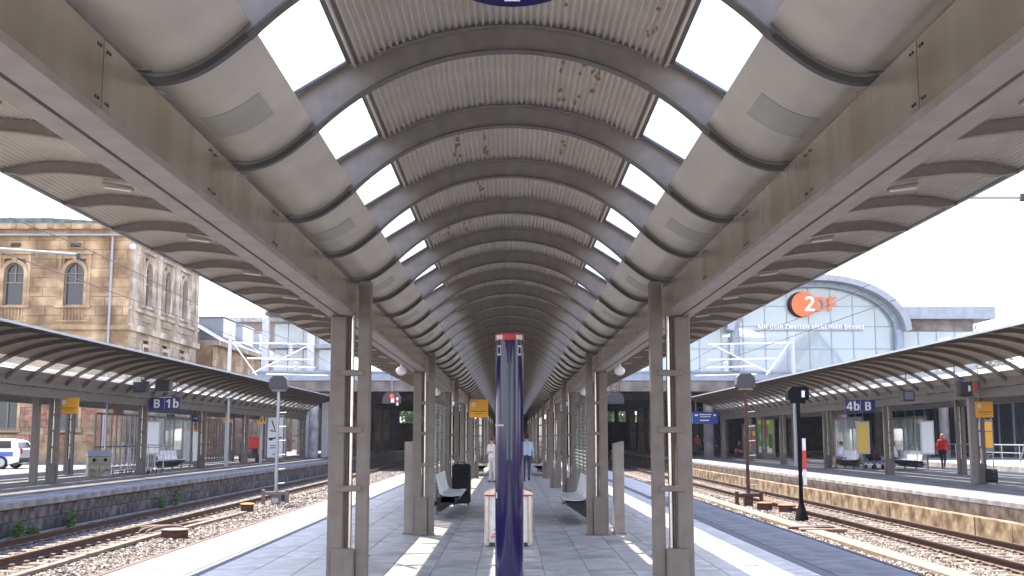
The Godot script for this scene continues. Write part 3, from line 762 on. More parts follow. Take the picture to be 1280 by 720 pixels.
func sandstone_building() -> void:
	var t := thing("station_building", "ochre sandstone building with arched windows behind the left canopy", "building", P(-24, 0.1, 70))
	var front := Transform3D(Basis.IDENTITY, Vector3(-21, 0, 0))          # local x runs to the corner
	var side := Transform3D(Basis(Vector3.UP, PI / 2), Vector3(0, 0, 0))   # faces the tracks, x runs away from the camera
	# core walls behind the stone facing
	var m := MB.new(); m.bb(-21, -0.32, 0, 15.0, -0.32, -15.2); obj("wall", m.mesh(), M.mortar, t)
	var holes := []
	var wx := [20.9 - 3.4, 20.9 - 7.2, 20.9 - 11.0]
	for x in wx: holes.append([x - 0.66, 9.7, x + 0.66, 12.5])
	for x in wx: holes.append([x - 0.75, 1.9, x + 0.75, 5.0])
	var m2 := MB.new()
	for yr in [[0.0, 6.6], [8.5, 14.2]]:
		var low: bool = yr[0] == 0.0
		var n := courses(t, front, 21.0, yr[0], yr[1], 0.42 if low else 0.6, 0.85 if low else 1.5, [M.sand[0], M.redstone[0], M.sand[1], M.redstone[1], M.sand[2]] if low else M.sand, holes, 190 if low else 100, 20 if low else 21)
	m.bb(0, 0, 0, 0, 0, 0)
	m = MB.new(); m.bb(-21.05, 0.12, 6.6, 7.0, -0.3, 0.22); m.bb(-21.05, 0.06, 7.0, 8.2, -0.3, 0.03); m.bb(-21.05, 0.14, 8.2, 8.5, -0.3, 0.2); obj("string_course", m.mesh(), M.sand[2], t)
	m = MB.new(); m.bb(-21.05, 0.14, 0, 1.2, -0.3, 0.1); obj("plinth", m.mesh(), M.sand[3], t)
	for x in wx:
		arched_window(t, front * Transform3D(Basis.IDENTITY, Vector3(x, 9.75, 0)), 1.25, 2.7, M.sand[2], true)
		square_window(t, front * Transform3D(Basis.IDENTITY, Vector3(x, 2.0, 0)), 1.4, 2.9, M.sand[2])
		m = MB.new(); m.tube(Vector3(x - 0.3, 13.6, 0.03), Vector3(x + 0.3, 13.6, 0.03), 0.12, 0.12, 8); var o := obj("vent", m.mesh(), M.dark, t); o.transform = front
	# cornice with brackets and gutter
	m = MB.new(); m.bb(-21.2, 0.5, 14.55, 14.9, -0.3, 0.5); m.bb(-21.1, 0.2, 14.2, 14.55, -0.3, 0.12)
	m.bb(-0.3, 0.5, 14.55, 14.9, -0.3, -15.5); m.bb(-0.3, 0.12, 14.2, 14.55, -0.3, -15.3); obj("cornice", m.mesh(), M.sand[2], t)
	for i in 18:
		m = MB.new(); m.cbox(Vector3(-0.4 - i * 1.15, 14.72, 0.56), Vector3(0.35, 0.3, 0.12), 0.02); obj("bracket", m.mesh(), M.sand[3], t)
	m = MB.new(); m.tube(Vector3(-21, 14.2, 0.3), Vector3(-0.4, 14.2, 0.3), 0.08, 0.08, 10); obj("pipe", m.mesh(), M.pipegrey, t)
	m = MB.new(); m.tube(Vector3(-1.15, 0, 0.16), Vector3(-1.15, 14.2, 0.16), 0.08, 0.08, 8); obj("downpipe", m.mesh(), M.pipegrey, t)
	m = MB.new(); m.prism(PackedVector2Array([Vector2(-21.3, 14.9), Vector2(0.55, 14.9), Vector2(-5, 15.25), Vector2(-18, 15.25)]), 0.5, -20); obj("roof", m.mesh(), M.copper, t)
	# track side, paler stone
	var sh := []
	for x in [3.5, 7.6, 11.7]: sh.append([x - 0.7, 10.0, x + 0.7, 13.0])
	for x in [3.5, 7.6, 11.7]: sh.append([x - 0.6, 5.9, x + 0.6, 7.4])
	courses(t, side, 15.3, 0.0, 14.2, 0.6, 1.4, M.palestone, sh, 0, 22)
	m = MB.new()
	for x in [0.5, 5.55, 9.65, 14.8]: m.bb(x - 0.35, x + 0.35, 8.6, 14.1, -0.02, 0.16)
	m.bb(0, 15.4, 8.2, 8.6, -0.02, 0.28); m.bb(0, 15.4, 9.5, 9.7, -0.02, 0.2)
	var pil := obj("pilaster", m.mesh(), M.palestone[2], t); pil.transform = side
	for x in [3.5, 7.6, 11.7]:
		arched_window(t, side * Transform3D(Basis.IDENTITY, Vector3(x, 10.05, 0)), 1.3, 2.9, M.palestone[2], true)
		square_window(t, side * Transform3D(Basis.IDENTITY, Vector3(x, 5.95, 0)), 1.1, 1.4, M.palestone[2])
	m = MB.new(); m.ball(Vector3(0.25, 13.4, 0.5), Vector3(0.22, 0.22, 0.22), 5); m.tube(Vector3(0, 13.5, 0), Vector3(0.25, 13.6, 0.5), 0.05); obj("camera_bracket", m.mesh(), M.greywhite, t)
	# lower wing running on along the tracks
	t = thing("station_wing", "low sandstone wing with grey slate roof beyond the tall ochre building", "building", P(-24, 0.1, 90.2))
	m = MB.new(); m.bb(-12, -0.1, 0, 8.9, 0, -34); obj("wall", m.mesh(), M.sand[0], t)
	courses(t, side, 34.0, 0.0, 8.9, 0.6, 1.5, [M.sand[0], M.sand[1], M.redstone[1], M.sand[3]], [], 120, 23)
	m = MB.new(); m.bb(-12, 0.5, 8.9, 9.3, 0.02, -34); obj("eaves", m.mesh(), M.palestone[0], t)
	m = MB.new(); m.prism(PackedVector2Array([Vector2(-12.2, 9.3), Vector2(0.5, 9.3), Vector2(-3.4, 11.6), Vector2(-9, 11.6)]), 0.0, -34); obj("roof", m.mesh(), M.slate, t)
	for e in [[-8.0, 2.6], [-15.0, 2.0], [-22.0, 2.6]]:
		m = MB.new(); m.cbox(Vector3(-1.8, 10.9, e[0]), Vector3(2.2, 1.7, 4.2), 0.05); m.bb(-3.0, -0.6, 11.76, 11.86, e[0] - 2.2, e[0] + 2.2); obj("dormer", m.mesh(), M.zinc, t)
	# tan concrete block behind
	t = thing("office_block", "tan concrete block with flat roof far behind the slate roof", "building", P(-33, 0, 150))
	m = MB.new(); m.bb(-7, 6, 0, 17.0, 0, -20); obj("wall", m.mesh(), M.duct, t)
	m = MB.new(); m.bb(-7.4, 6.4, 17.0, 17.6, 0.4, -20.4); obj("parapet", m.mesh(), M.paleconc, t)
	for i in 5:
		m = MB.new(); m.bb(-6 + i * 2.4, -4.2 + i * 2.4, 11.5, 14.0, -0.05, 0.06); obj("window", m.mesh(), M.window_dark, t)

func concourse() -> void:
	var D := 82.0
	var t := thing("concourse_bridge", "glazed station hall bridging the tracks with barrel roof and orange logo", "building", P(0, 0, D))
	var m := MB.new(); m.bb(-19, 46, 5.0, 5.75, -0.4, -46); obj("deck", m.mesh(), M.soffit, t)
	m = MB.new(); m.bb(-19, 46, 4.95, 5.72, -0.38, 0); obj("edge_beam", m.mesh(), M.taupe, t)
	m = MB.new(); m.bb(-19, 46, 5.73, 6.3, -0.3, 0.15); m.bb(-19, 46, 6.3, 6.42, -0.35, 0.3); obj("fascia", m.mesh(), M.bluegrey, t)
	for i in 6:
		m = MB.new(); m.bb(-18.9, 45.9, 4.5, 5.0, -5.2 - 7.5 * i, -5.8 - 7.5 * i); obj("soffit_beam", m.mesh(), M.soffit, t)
	for i in 3:
		for x in [-18.2, -14.5, -6.0, 6.0, 14.6, 18.6, 24.5, 32.0, 40.0]:
			m = MB.new(); m.tube(Vector3(x, -0.9, -1.2 - 15 * i), Vector3(x, 5.0, -1.2 - 15 * i), 0.36, 0.36, 14, false); obj("column", m.mesh(), M.paleconc if x < -10 else M.taupe, t)
	var gaps := [[-1.35, 1.35, 0.0, 5.0], [-12.6, -11.0, 3.2, 4.6], [-10.3, -9.2, 3.2, 4.6], [-8.6, -6.2, 0.0, 2.6], [10.9, 11.8, 3.4, 4.6], [12.3, 13.1, 3.4, 4.6], [13.6, 14.4, 3.4, 4.6], [2.6, 4.4, 0.2, 4.2], [5.2, 6.6, 0.2, 4.2], [-4.6, -3.0, 0.2, 4.2], [7.0, 8.2, 0.6, 2.4], [16.4, 17.4, 1.0, 3.2], [22.0, 23.0, 1.0, 3.0], [-18.0, -17.2, 0.5, 2.6]]
	gaps.sort()
	var xx := -24.0; m = MB.new()
	for e in gaps:
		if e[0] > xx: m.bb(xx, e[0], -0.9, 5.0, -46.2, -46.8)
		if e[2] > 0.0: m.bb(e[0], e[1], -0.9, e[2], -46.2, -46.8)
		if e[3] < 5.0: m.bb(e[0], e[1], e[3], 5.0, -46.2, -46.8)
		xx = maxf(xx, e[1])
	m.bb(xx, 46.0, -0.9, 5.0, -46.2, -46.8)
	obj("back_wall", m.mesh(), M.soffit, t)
	for i in 5:
		for x in [-13.4, 13.2]:
			m = MB.new(); m.cbox(Vector3(x, 2.5, -8.0 - 8.0 * i), Vector3(0.55, 5.0, 0.55), 0.04); obj("pier", m.mesh(), M.palestone[0], t)
	# glazed front: mullions and panes
	var cx := 22.4; var top := 9.7
	var xs := []
	var x := 9.0
	while x < 28.6: xs.append(x); x += 1.62
	var bands := [[6.42, 8.05], [8.05, 9.7], [9.7, 11.2], [11.2, 12.7]]
	for i in xs.size() - 1:
		for b in bands:
			var xm: float = (xs[i] + xs[i + 1]) / 2
			if b[0] > 9.6:
				var pp := PackedVector2Array()
				for k in 7: pp.append(Vector2(lerpf(xs[i] + 0.035, xs[i + 1] - 0.035, k / 6.0), 0))
				var up := PackedVector2Array(); var lo := PackedVector2Array()
				for q in pp:
					var ry := minf(b[1] - 0.03, 9.2 + sqrt(maxf(0.0, 36.0 - (q.x - cx) * (q.x - cx))) * 0.6)
					if ry > b[0] + 0.06: up.append(Vector2(q.x, ry)); lo.append(Vector2(q.x, b[0] + 0.03))
				if up.size() < 2: continue
				up.reverse(); lo.append_array(up)
				m = MB.new(); m.prism(lo, -0.03, 0.0)
			else:
				m = MB.new(); m.bb(xs[i] + 0.035, xs[i + 1] - 0.035, b[0] + 0.03, b[1] - 0.03, 0.0, -0.03)
			obj("pane", m.mesh(), M.hall_glass, t)
	m = MB.new()
	for q in xs:
		var dx: float = absf(q - cx); var y1 := 9.72 if dx > 5.6 else 9.2 + sqrt(36.0 - dx * dx) * 0.62 - 0.2
		m.bb(q - 0.03, q + 0.03, 6.42, y1, 0.03, -0.12)
	for y in [8.05, 9.7]: m.bb(9.0, 28.2, y - 0.028, y + 0.028, 0.025, -0.1)
	m.bb(17.4, 27.4, 11.2 - 0.028, 11.2 + 0.028, 0.025, -0.1)
	obj("mullions", m.mesh(), M.bluegrey, t)
	# barrel roof over the hall
	var a := []; var b := []
	for i in 25:
		var q := PI - PI * i / 24.0
		a.append(Vector2(cx + cos(q) * 6.2, 9.25 + sin(q) * 3.72)); b.append(Vector2(cx + cos(q) * 6.65, 9.35 + sin(q) * 4.05))
	m = MB.new(); m.band(a, b, 1.4, -34); obj("barrel_roof", m.mesh(), M.lightsteel, t)
	var a2 := []; var b2 := []
	for i in 25:
		var q := PI - PI * i / 24.0
		a2.append(Vector2(cx + cos(q) * 5.75, 9.2 + sin(q) * 3.4)); b2.append(Vector2(cx + cos(q) * 6.18, 9.25 + sin(q) * 3.7))
	m = MB.new(); m.band(a2, b2, 0.5, 0.1); obj("arch_rim", m.mesh(), M.bluegrey, t)
	for sx in [-1.0, 1.0]:
		m = MB.new(); m.tube(Vector3(cx + sx * 6.0, 6.42, 0.45), Vector3(cx + sx * 6.0, 9.4, 0.45), 0.34, 0.34, 14); obj("pillar", m.mesh(), M.bluegrey, t)
	m = MB.new(); m.bb(9.0, cx - 6.0, 9.73, 10.1, 0.8, -34); obj("flat_roof", m.mesh(), M.lightsteel, t)
	m = MB.new(); m.bb(28.6, 35.4, 10.2, 11.1, 0.8, -34); obj("side_roof", m.mesh(), M.lightsteel, t)
	m = MB.new(); m.bb(28.6, 34.0, 9.35, 10.19, 0.1, -34); obj("side_band", m.mesh(), M.taupe, t)
	for i in 4:
		m = MB.new(); m.bb(28.65 + 1.35 * i, 29.95 + 1.35 * i, 6.45, 9.33, 0.02, -0.02); obj("pane", m.mesh(), M.hall_glass, t)
	m = MB.new()
	for i in 5: m.bb(28.57 + 1.35 * i, 28.64 + 1.35 * i, 6.42, 9.34, 0.05, -0.1)
	obj("side_mullions", m.mesh(), M.bluegrey, t)
	# inside: floor edge, counter wall
	m = MB.new(); m.bb(9, 35, 6.3, 6.4, -0.4, -34); obj("floor", m.mesh(), M.paleconc, t)
	m = MB.new(); m.bb(9, 35, 6.42, 10.0, -12, -12.3); obj("back_wall", m.mesh(), M.render, t)
	m = MB.new(); m.bb(9.2, 34.8, 7.35, 7.4, -0.5, -0.55)
	for i in 20: m.bb(9.2 + i * 1.3, 9.24 + i * 1.3, 6.42, 7.4, -0.5, -0.55)
	obj("railing", m.mesh(), M.lightsteel, t)
	for e in [[11.6, 8.9, 0.9, 2.6], [25.5, 8.6, 1.0, 3.0]]:
		m = MB.new(); m.cbox(Vector3(e[0], 7.3, -6), Vector3(2.4, 1.7, 1.2), 0.05); obj("kiosk", m.mesh(), M.white, t)
	# letters and disc on the glass
	var lg := thing("illuminated_sign", "round orange disc sign with white numeral and orange letters on the glass", "sign", P(0, 0, D))
	m = MB.new(); m.tube(Vector3(21.55, 11.3, 0.12), Vector3(21.55, 11.3, 0.42), 0.92, 0.92, 40); obj("disc", m.mesh(), M.orange, lg)
	m = MB.new(); m.tube(Vector3(21.33, 11.3, 0.08), Vector3(21.33, 11.3, 0.36), 0.93, 0.93, 40); obj("disc_edge", m.mesh(), M.black, lg)
	text("2", 1.1, M.white, lg, Vector3(21.98, 11.32, 0.45))
	text("DF", 1.05, M.orange, lg, Vector3(23.15, 11.32, 0.4))
	var sl := thing("slogan_sign", "white lettering of a slogan across the hall glass under the disc", "sign", P(0, 0, D))
	text("Mit dem Zweiten sieht man besser", 0.34, M.white, sl, Vector3(22.05, 8.32 + 1.37, 0.2))
	m = MB.new(); m.bb(17.9, 25.9, 9.38, 9.42, 0.06, 0.14); obj("bar", m.mesh(), M.dimsteel, sl)
	# left end: stair tower
	t = thing("stair_tower", "pale steel stair tower with curved roofs beyond the left canopy", "building", P(-15.4, 0.1, 84))
	for e in [[-3.0, 0.0], [-1.9, -2.0], [0.4, 0.0], [1.3, -2.0], [1.9, -5.0]]:
		m = MB.new(); m.cbox(Vector3(e[0], 5.2, e[1]), Vector3(0.5, 10.4, 0.5), 0.04); obj("column", m.mesh(), M.greywhite, t)
	for y in [6.2, 8.2, 10.2]:
		m = MB.new(); m.bb(-2.7, 2.2, y, y + 0.3, -0.3, -6); obj("landing", m.mesh(), M.lightsteel, t)
	for i in 3:
		var aa := []; var bb := []
		for k in 9:
			var q := PI * k / 8.0
			aa.append(Vector2(-2.2 + i * 1.6 - cos(q) * 0.75, 10.6 - i * 0.25 + sin(q) * 0.55)); bb.append(Vector2(-2.2 + i * 1.6 - cos(q) * 0.82, 10.6 - i * 0.25 + sin(q) * 0.62))
		m = MB.new(); m.band(aa, bb, 0.6, -6); obj("curved_roof", m.mesh(), M.lightsteel, t)
	for i in 4:
		for j in 2:
			m = MB.new(); m.bb(-2.6 + i * 1.15, -1.55 + i * 1.15, 6.55 + j * 2.0, 8.1 + j * 2.0, -1.0, -1.03); obj("pane", m.mesh(), M.hall_glass, t)
	m = MB.new()
	for i in 14: m.box(Vector3(-2.4 + i * 0.33, 0.4 + i * 0.42, -4.0), Vector3(0.36, 0.08, 1.8))
	tag(obj("steps", m.mesh(), M.lightsteel, t), "", "", "", "stuff")

func leaf_cloud(mb: MB, cen: Vector3, r: Vector3, n: int, size: float) -> void:
	for i in n:
		var u := Vector3(rng.randfn(), rng.randfn(), rng.randfn()).normalized() * pow(rng.randf(), 0.4)
		var p := cen + u * r
		var b := Basis.from_euler(Vector3(rng.randf() * TAU, rng.randf() * TAU, rng.randf() * TAU)); var s := size * rng.randf_range(0.6, 1.3)
		mb.quad(p + b * Vector3(0, -s, 0), p + b * Vector3(s * 0.55, 0, 0.1 * s), p + b * Vector3(0, s, 0), p + b * Vector3(-s * 0.55, 0, 0.1 * s), b.z)

func tree(at: Vector3, h: float, w: float, label: String, sd: int, m: Material) -> void:
	var t := thing("tree", label, "tree", at, 0, "trees beyond the station"); rng.seed = sd
	var tr := MB.new(); tr.tube(Vector3.ZERO, Vector3(0, h * 0.5, 0), w * 0.05, w * 0.03, 8)
	var cl := []
	for i in 9:
		var a := rng.randf() * TAU; var q := Vector3(cos(a) * w * rng.randf_range(0.1, 0.34), h * rng.randf_range(0.42, 0.85), sin(a) * w * rng.randf_range(0.1, 0.34))
		tr.tube(Vector3(0, h * rng.randf_range(0.3, 0.5), 0), q, w * 0.02, w * 0.008, 5); cl.append(q)
	obj("trunk", tr.mesh(), M.bark, t)
	var lf := MB.new()
	for q in cl: leaf_cloud(lf, q, Vector3(w * 0.24, h * 0.15, w * 0.24), 260, 0.3)
	obj("crown", lf.mesh(), m, t)

func buildings() -> void:
	sandstone_building()
	concourse()
	# dark glazed hall along the far platform
	var t := thing("glazed_hall", "long dark glazed hall with mullions behind the right platform", "building", P(38, 0.1, 30))
	var m := MB.new(); m.bb(0.15, 12, 0, 4.6, 10, -120); obj("wall", m.mesh(), M.darkhall, t)
	m = MB.new(); m.bb(-1.2, 12.2, 4.6, 5.0, 10.2, -120.2); obj("roof", m.mesh(), M.dimsteel, t)
	for i in 46:
		m = MB.new(); m.bb(0.02, 0.1, 0.9, 4.4, 9.8 - 2.6 * i, 7.4 - 2.6 * i); obj("pane", m.mesh(), M.window_dark, t)
		m = MB.new(); m.bb(-0.06, 0.08, 0, 4.6, 7.38 - 2.6 * i, 7.22 - 2.6 * i); obj("mullion", m.mesh(), M.bluegrey, t)
	for e in [[-22.0, 0.0], [-31.0, 1.0], [-43.0, 0.0]]:
		m = MB.new(); m.bb(-0.02, 0.015, 0.4, 1.9, e[0], e[0] - 2.0); obj("board", m.mesh(), M.brightred if e[1] < 0.5 else M.yellow, t)
	t = thing("railing", "grey tube railing along the far right platform", "railing", P(31.5, 0.1, 30))
	m = MB.new(); m.tube(Vector3(0, 1.05, 0), Vector3(0, 1.05, -60), 0.035)
	m.tube(Vector3(0, 0.55, 0), Vector3(0, 0.55, -60), 0.025); obj("rail", m.mesh(), M.zinc, t)
	for i in 25:
		m = MB.new(); m.tube(Vector3(0, 0, -2.5 * i), Vector3(0, 1.05, -2.5 * i), 0.03); obj("post", m.mesh(), M.zinc, t)
	# houses and trees across the street behind the camera, mirrored by the hall glass
	t = thing("gabled_house", "white gabled house across the street, mirrored in the hall glass", "house", P(62, 0, -62))
	m = MB.new(); m.prism(PackedVector2Array([Vector2(-7, 0), Vector2(7, 0), Vector2(7, 14), Vector2(0, 22.5), Vector2(-7, 14)]), 0, 12); obj("wall", m.mesh(), M.render, t)
	for s in [-1.0, 1.0]:
		m = MB.new(); m.prism(PackedVector2Array([Vector2(s * 7.5, 13.6), Vector2(s * 7.5, 14.0), Vector2(0, 23.1), Vector2(0, 22.6)]), -0.4, 12.3); obj("roof", m.mesh(), M.rooftile, t)
	for i in 3:
		for j in 4:
			m = MB.new(); m.bb(-4.9 + i * 4.0, -3.3 + i * 4.0, 2.0 + j * 3.6, 4.2 + j * 3.6, -0.06, 0.05); obj("window", m.mesh(), M.window_dark, t)
	t = thing("apartment_house", "cream apartment house beside the white gabled house", "house", P(84, 0, -66))
	m = MB.new(); m.bb(-11, 11, 0, 15, 0, 12); obj("wall", m.mesh(), M.palestone[2], t)
	m = MB.new(); m.bb(-11.4, 11.4, 15, 16.4, -0.4, 12.4); obj("roof", m.mesh(), M.rooftile, t)
	for i in 7:
		for j in 4:
			m = MB.new(); m.bb(-10.2 + i * 3.0, -8.6 + i * 3.0, 2.0 + j * 3.4, 4.2 + j * 3.4, -0.06, 0.05); obj("window", m.mesh(), M.window_dark, t)
	tree(P(52, 0, -58), 14, 8, "leafy tree beside the white gabled house", 301, M.leaf)
	# far end
	tree(P(47, 0, 125), 15.5, 9, "olive tree top showing over the right canopy edge", 302, M.leaf2)
	tree(P(54, 0, 128), 17, 9, "taller olive tree at the right picture edge over the canopy", 303, M.leaf2)
	var i := 0
	for e in [[-14.0, 152.0], [-7.5, 160.0], [7.0, 156.0], [14.0, 150.0], [21.0, 158.0], [-21.0, 156.0]]:
		tree(P(e[0], -0.5, e[1]), 9.0 + i % 3, 6.5, ["green tree beyond the underpass left of the middle canopy", "green tree seen through the left post rows", "green tree seen through the right post rows", "green tree beyond the right track under the bridge", "green tree beyond the right platform under the bridge", "green tree beyond the left platform under the bridge"][i], 310 + i, M.leaf); i += 1

# ---------------------------------------------------------------- signals, masts, wires
func dwarf_base(t: Node3D, s: float) -> void:
	var m := MB.new()
	for x in [-0.42, 0.42]: m.cbox(Vector3(x, 0.24, 0.1), Vector3(0.12, 0.5, 0.12), 0.01)
	m.cbox(Vector3(0, 0.36, 0.1), Vector3(0.76, 0.12, 0.08), 0.01); m.cbox(Vector3(0, 0.18, -0.05), Vector3(0.3, 0.36, 0.26), 0.02)
	obj("base_frame", m.mesh(), M.steel if s < 0 else M.rust, t)

func signal_back(at: Vector3, s: float, label: String, hgt: float, group: String) -> Node3D:
	var t := thing("railway_signal", label, "signal", at, 0.0, group)
	var m := MB.new(); m.tube(Vector3.ZERO, Vector3(0, hgt, 0), 0.065, 0.055, 10); m.cbox(Vector3(0, 0.1, 0), Vector3(0.26, 0.2, 0.26), 0.02); obj("mast", m.mesh(), M.zinc if s < 0 else M.rust, t)
	m = MB.new(); m.prism(PackedVector2Array([Vector2(-0.3, 0.0), Vector2(0.3, 0.0), Vector2(0.34, 0.1), Vector2(0.3, 0.36), Vector2(0.18, 0.48), Vector2(-0.18, 0.48), Vector2(-0.3, 0.36), Vector2(-0.34, 0.1)]), -0.22, 0.16, Transform3D(Basis.IDENTITY, Vector3(0, hgt, 0))); obj("head", m.mesh(), M.dark, t)
	m = MB.new(); m.bb(-0.24, 0.24, hgt - 0.08, hgt, -0.16, 0.12); obj("bracket", m.mesh(), M.steel, t)
	for i in 6:
		m = MB.new(); m.tube(Vector3(0.05, 0.7 + i * 0.5, 0), Vector3(0.3, 0.72 + i * 0.5, 0), 0.014); obj("rung", m.mesh(), M.zinc, t)
	return t

func rail_furniture() -> void:
	var t := signal_back(P(-8.35, -0.72, 40.5), -1.0, "dark-headed signal seen from behind in the left ballast", 4.05, "signals in the ballast"); dwarf_base(t, -1.0)
	t = signal_back(P(8.2, -0.72, 39.2), 1.0, "dark-headed signal on a brown mast in the right ballast", 4.05, "signals in the ballast"); dwarf_base(t, 1.0)
	# the nearer right signal with red and white board
	t = thing("railway_signal", "nearer right signal on a black mast with a red and white board", "signal", P(8.28, -0.72, 32.4), 0, "signals in the ballast")
	var m := MB.new(); m.tube(Vector3(0, 0.3, 0), Vector3(0, 3.4, 0), 0.06, 0.05, 10); m.lathe([Vector2(0.2, 0.0), Vector2(0.19, 0.06), Vector2(0.09, 0.42), Vector2(0.07, 0.5)], 4); obj("mast", m.mesh(), M.black, t)
	m = MB.new(); m.prism(PackedVector2Array([Vector2(-0.3, 0), Vector2(0.3, 0), Vector2(0.3, 0.3), Vector2(0.22, 0.38), Vector2(-0.18, 0.38), Vector2(-0.3, 0.26)]), -0.25, 0.12, Transform3D(Basis.IDENTITY, Vector3(0, 3.4, 0))); m.bb(-0.2, 0.2, 3.3, 3.4, -0.1, 0.1); obj("head", m.mesh(), M.black, t)
	m = MB.new(); m.bb(0.08, 0.17, 3.47, 3.66, 0.122, 0.135); obj("lens_plate", m.mesh(), M.white, t)
	var bd := MB.new(); bd.bb(0.06, 0.16, 0.98, 2.3, 0.055, 0.085); var brd := obj("board", bd.mesh(), M.white, t)
	m = MB.new(); m.bb(0.058, 0.162, 1.42, 1.96, 0.053, 0.088); obj("red_band", m.mesh(), M.brightred, brd)
	# signals hung at the bridge
	for e in [[-6.55, 62.0, "hanging signal with a red lamp at the bridge left of the posts", true], [5.75, 62.0, "hanging signal seen from behind right of the posts", false]]:
		t = thing("hanging_signal", e[2], "signal", P(e[0], 0, e[1]), 0, "signals hanging near the bridge")
		m = MB.new(); m.tube(Vector3(0, 4.1, 0), Vector3(0, 6.6, 0), 0.05); m.tube(Vector3(0, 6.6, 0), Vector3(0, 6.6, -21), 0.06); obj("hanger", m.mesh(), M.dimsteel, t)
		m = MB.new(); m.prism(PackedVector2Array([Vector2(-0.5, 0), Vector2(0.5, 0), Vector2(0.5, 0.35), Vector2(0.3, 0.62), Vector2(-0.3, 0.62), Vector2(-0.5, 0.35)]), -0.2, 0.14, Transform3D(Basis.IDENTITY, Vector3(0, 3.45, 0))); obj("head", m.mesh(), M.dark, t)
		if e[3]:
			var rl := mat(lin(0.8, 0.05, 0.05), 0.3); rl.emission_enabled = true; rl.emission = Color(1.0, 0.15, 0.12); rl.emission_energy_multiplier = 1.2
			m = MB.new(); m.tube(Vector3(0.03, 3.86, 0.14), Vector3(0.03, 3.86, 0.2), 0.09, 0.09, 14); obj("red_lamp", m.mesh(), rl, t)
			var red := OmniLight3D.new(); red.name = "lamp_light"; red.position = Vector3(0.03, 3.86, 0.3); red.light_color = Color(1, 0.15, 0.12); red.light_energy = 0.03; red.light_size = 0.09; red.omni_range = 8.0; red.omni_attenuation = 2.0; red.shadow_enabled = true; t.add_child(red)
			m = MB.new(); m.bb(-0.02, 0.16, 3.52, 3.74, 0.141, 0.15); obj("number_plate", m.mesh(), M.white, t)
			var sb := MB.new(); sb.bb(0.28, 0.4, 3.35, 3.8, 0.16, 0.18); var sbo := obj("board", sb.mesh(), M.white, t)
			m = MB.new(); m.bb(0.278, 0.402, 3.5, 3.65, 0.158, 0.183); obj("red_band", m.mesh(), M.brightred, sbo)
		else:
			m = MB.new()
			for i in 5: m.tube(Vector3(-0.25, 4.2 + i * 0.22, 0.2), Vector3(0.25, 4.2 + i * 0.22, 0.2), 0.02)
			for x in [-0.25, 0.25]: m.tube(Vector3(x, 4.0, 0.2), Vector3(x, 5.3, 0.2), 0.025)
			obj("cage", m.mesh(), M.rust, t)
	# catenary masts with cantilever arms
	for e in [[-14.3, 57.0, 1.0, "catenary mast with pale arms behind the left canopy"], [14.4, 57.0, -1.0, "catenary mast with pale arms behind the right canopy"]]:
		var s: float = e[2]
		t = thing("catenary_mast", e[3], "mast", P(e[0], 0.15, e[1]), 0, "catenary masts")
		m = MB.new(); m.tube(Vector3(0, 0, 0), Vector3(0, 6.8, 0), 0.11, 0.09, 10); obj("mast", m.mesh(), M.zinc, t)
		for a in [[6.25, 0.1, 4.3], [5.45, 0.9, 4.3], [5.05, 2.0, 4.4], [4.65, 1.9, 5.0]]:
			m = MB.new(); m.tube(Vector3(a[1] * s, a[0], 0), Vector3(a[2] * s, a[0] - 0.08, 0), 0.034, 0.03, 8); obj("arm", m.mesh(), M.white, t)
		for a in [[0.2, 6.2, 1.4, 4.6], [4.2, 6.2, 1.2, 4.7]]:
			m = MB.new(); m.tube(Vector3(a[0] * s, a[1], 0), Vector3(a[2] * s, a[3], 0), 0.03, 0.03, 8); obj("strut", m.mesh(), M.white, t)
		for a in [[3.1, 6.2], [3.4, 5.3]]:
			m = MB.new()
			for i in 6: m.lathe([Vector2(0.04, 0), Vector2(0.13, 0.03), Vector2(0.04, 0.07)], 10, Vector3(a[0] * s, a[1] - 0.5 + i * 0.085, 0.0))
			obj("insulator", m.mesh(), M.white, t)
	var n := 0
	for e in [[-9.9, 5.1, "lower overhead wire above the left track"], [-9.9, 5.75, "upper overhead wire above the left track"], [9.6, 5.1, "lower overhead wire above the right track"], [9.6, 5.75, "upper overhead wire above the right track"]]:
		m = MB.new()
		var prev := P(e[0], e[1], 6.0)
		for i in 24:
			var d := 6.0 + (i + 1) * 3.1
			var q := P(e[0] + 0.25 * sin(d * 0.05), e[1] + (0.12 * cos(d * TAU / 25.0) if n % 2 == 1 else 0.0), d)
			m.tube(prev, q, 0.011, 0.011, 5, false); prev = q
		tag(obj("overhead_wire", m.mesh(), M.dark), e[2], "wire", "overhead wires"); n += 1
	for e in [[-9.9, 25.5, "steady arm holding the wire at the upper left"], [9.6, 19.5, "short pipe arm against the sky at upper right"]]:
		t = thing("steady_arm", e[2], "bracket", P(e[0], 5.5, e[1]))
		var s := signf(e[0])
		m = MB.new()
		if s < 0: m.tube(Vector3(-3.0, 0.5, 0.0), Vector3(-0.05, 0.28, 0), 0.035, 0.03, 8)
		else: m.tube(Vector3(-2.2, 0.33, 0.0), Vector3(-0.15, 0.33, 0), 0.03, 0.03, 8)
		obj("pipe", m.mesh(), M.pipegrey, t)
		m = MB.new(); m.cbox(Vector3(-0.05 if s < 0 else -0.5, 0.25 if s < 0 else 0.33, 0), Vector3(0.09, 0.14, 0.09), 0.01); obj("clamp", m.mesh(), M.dark, t)
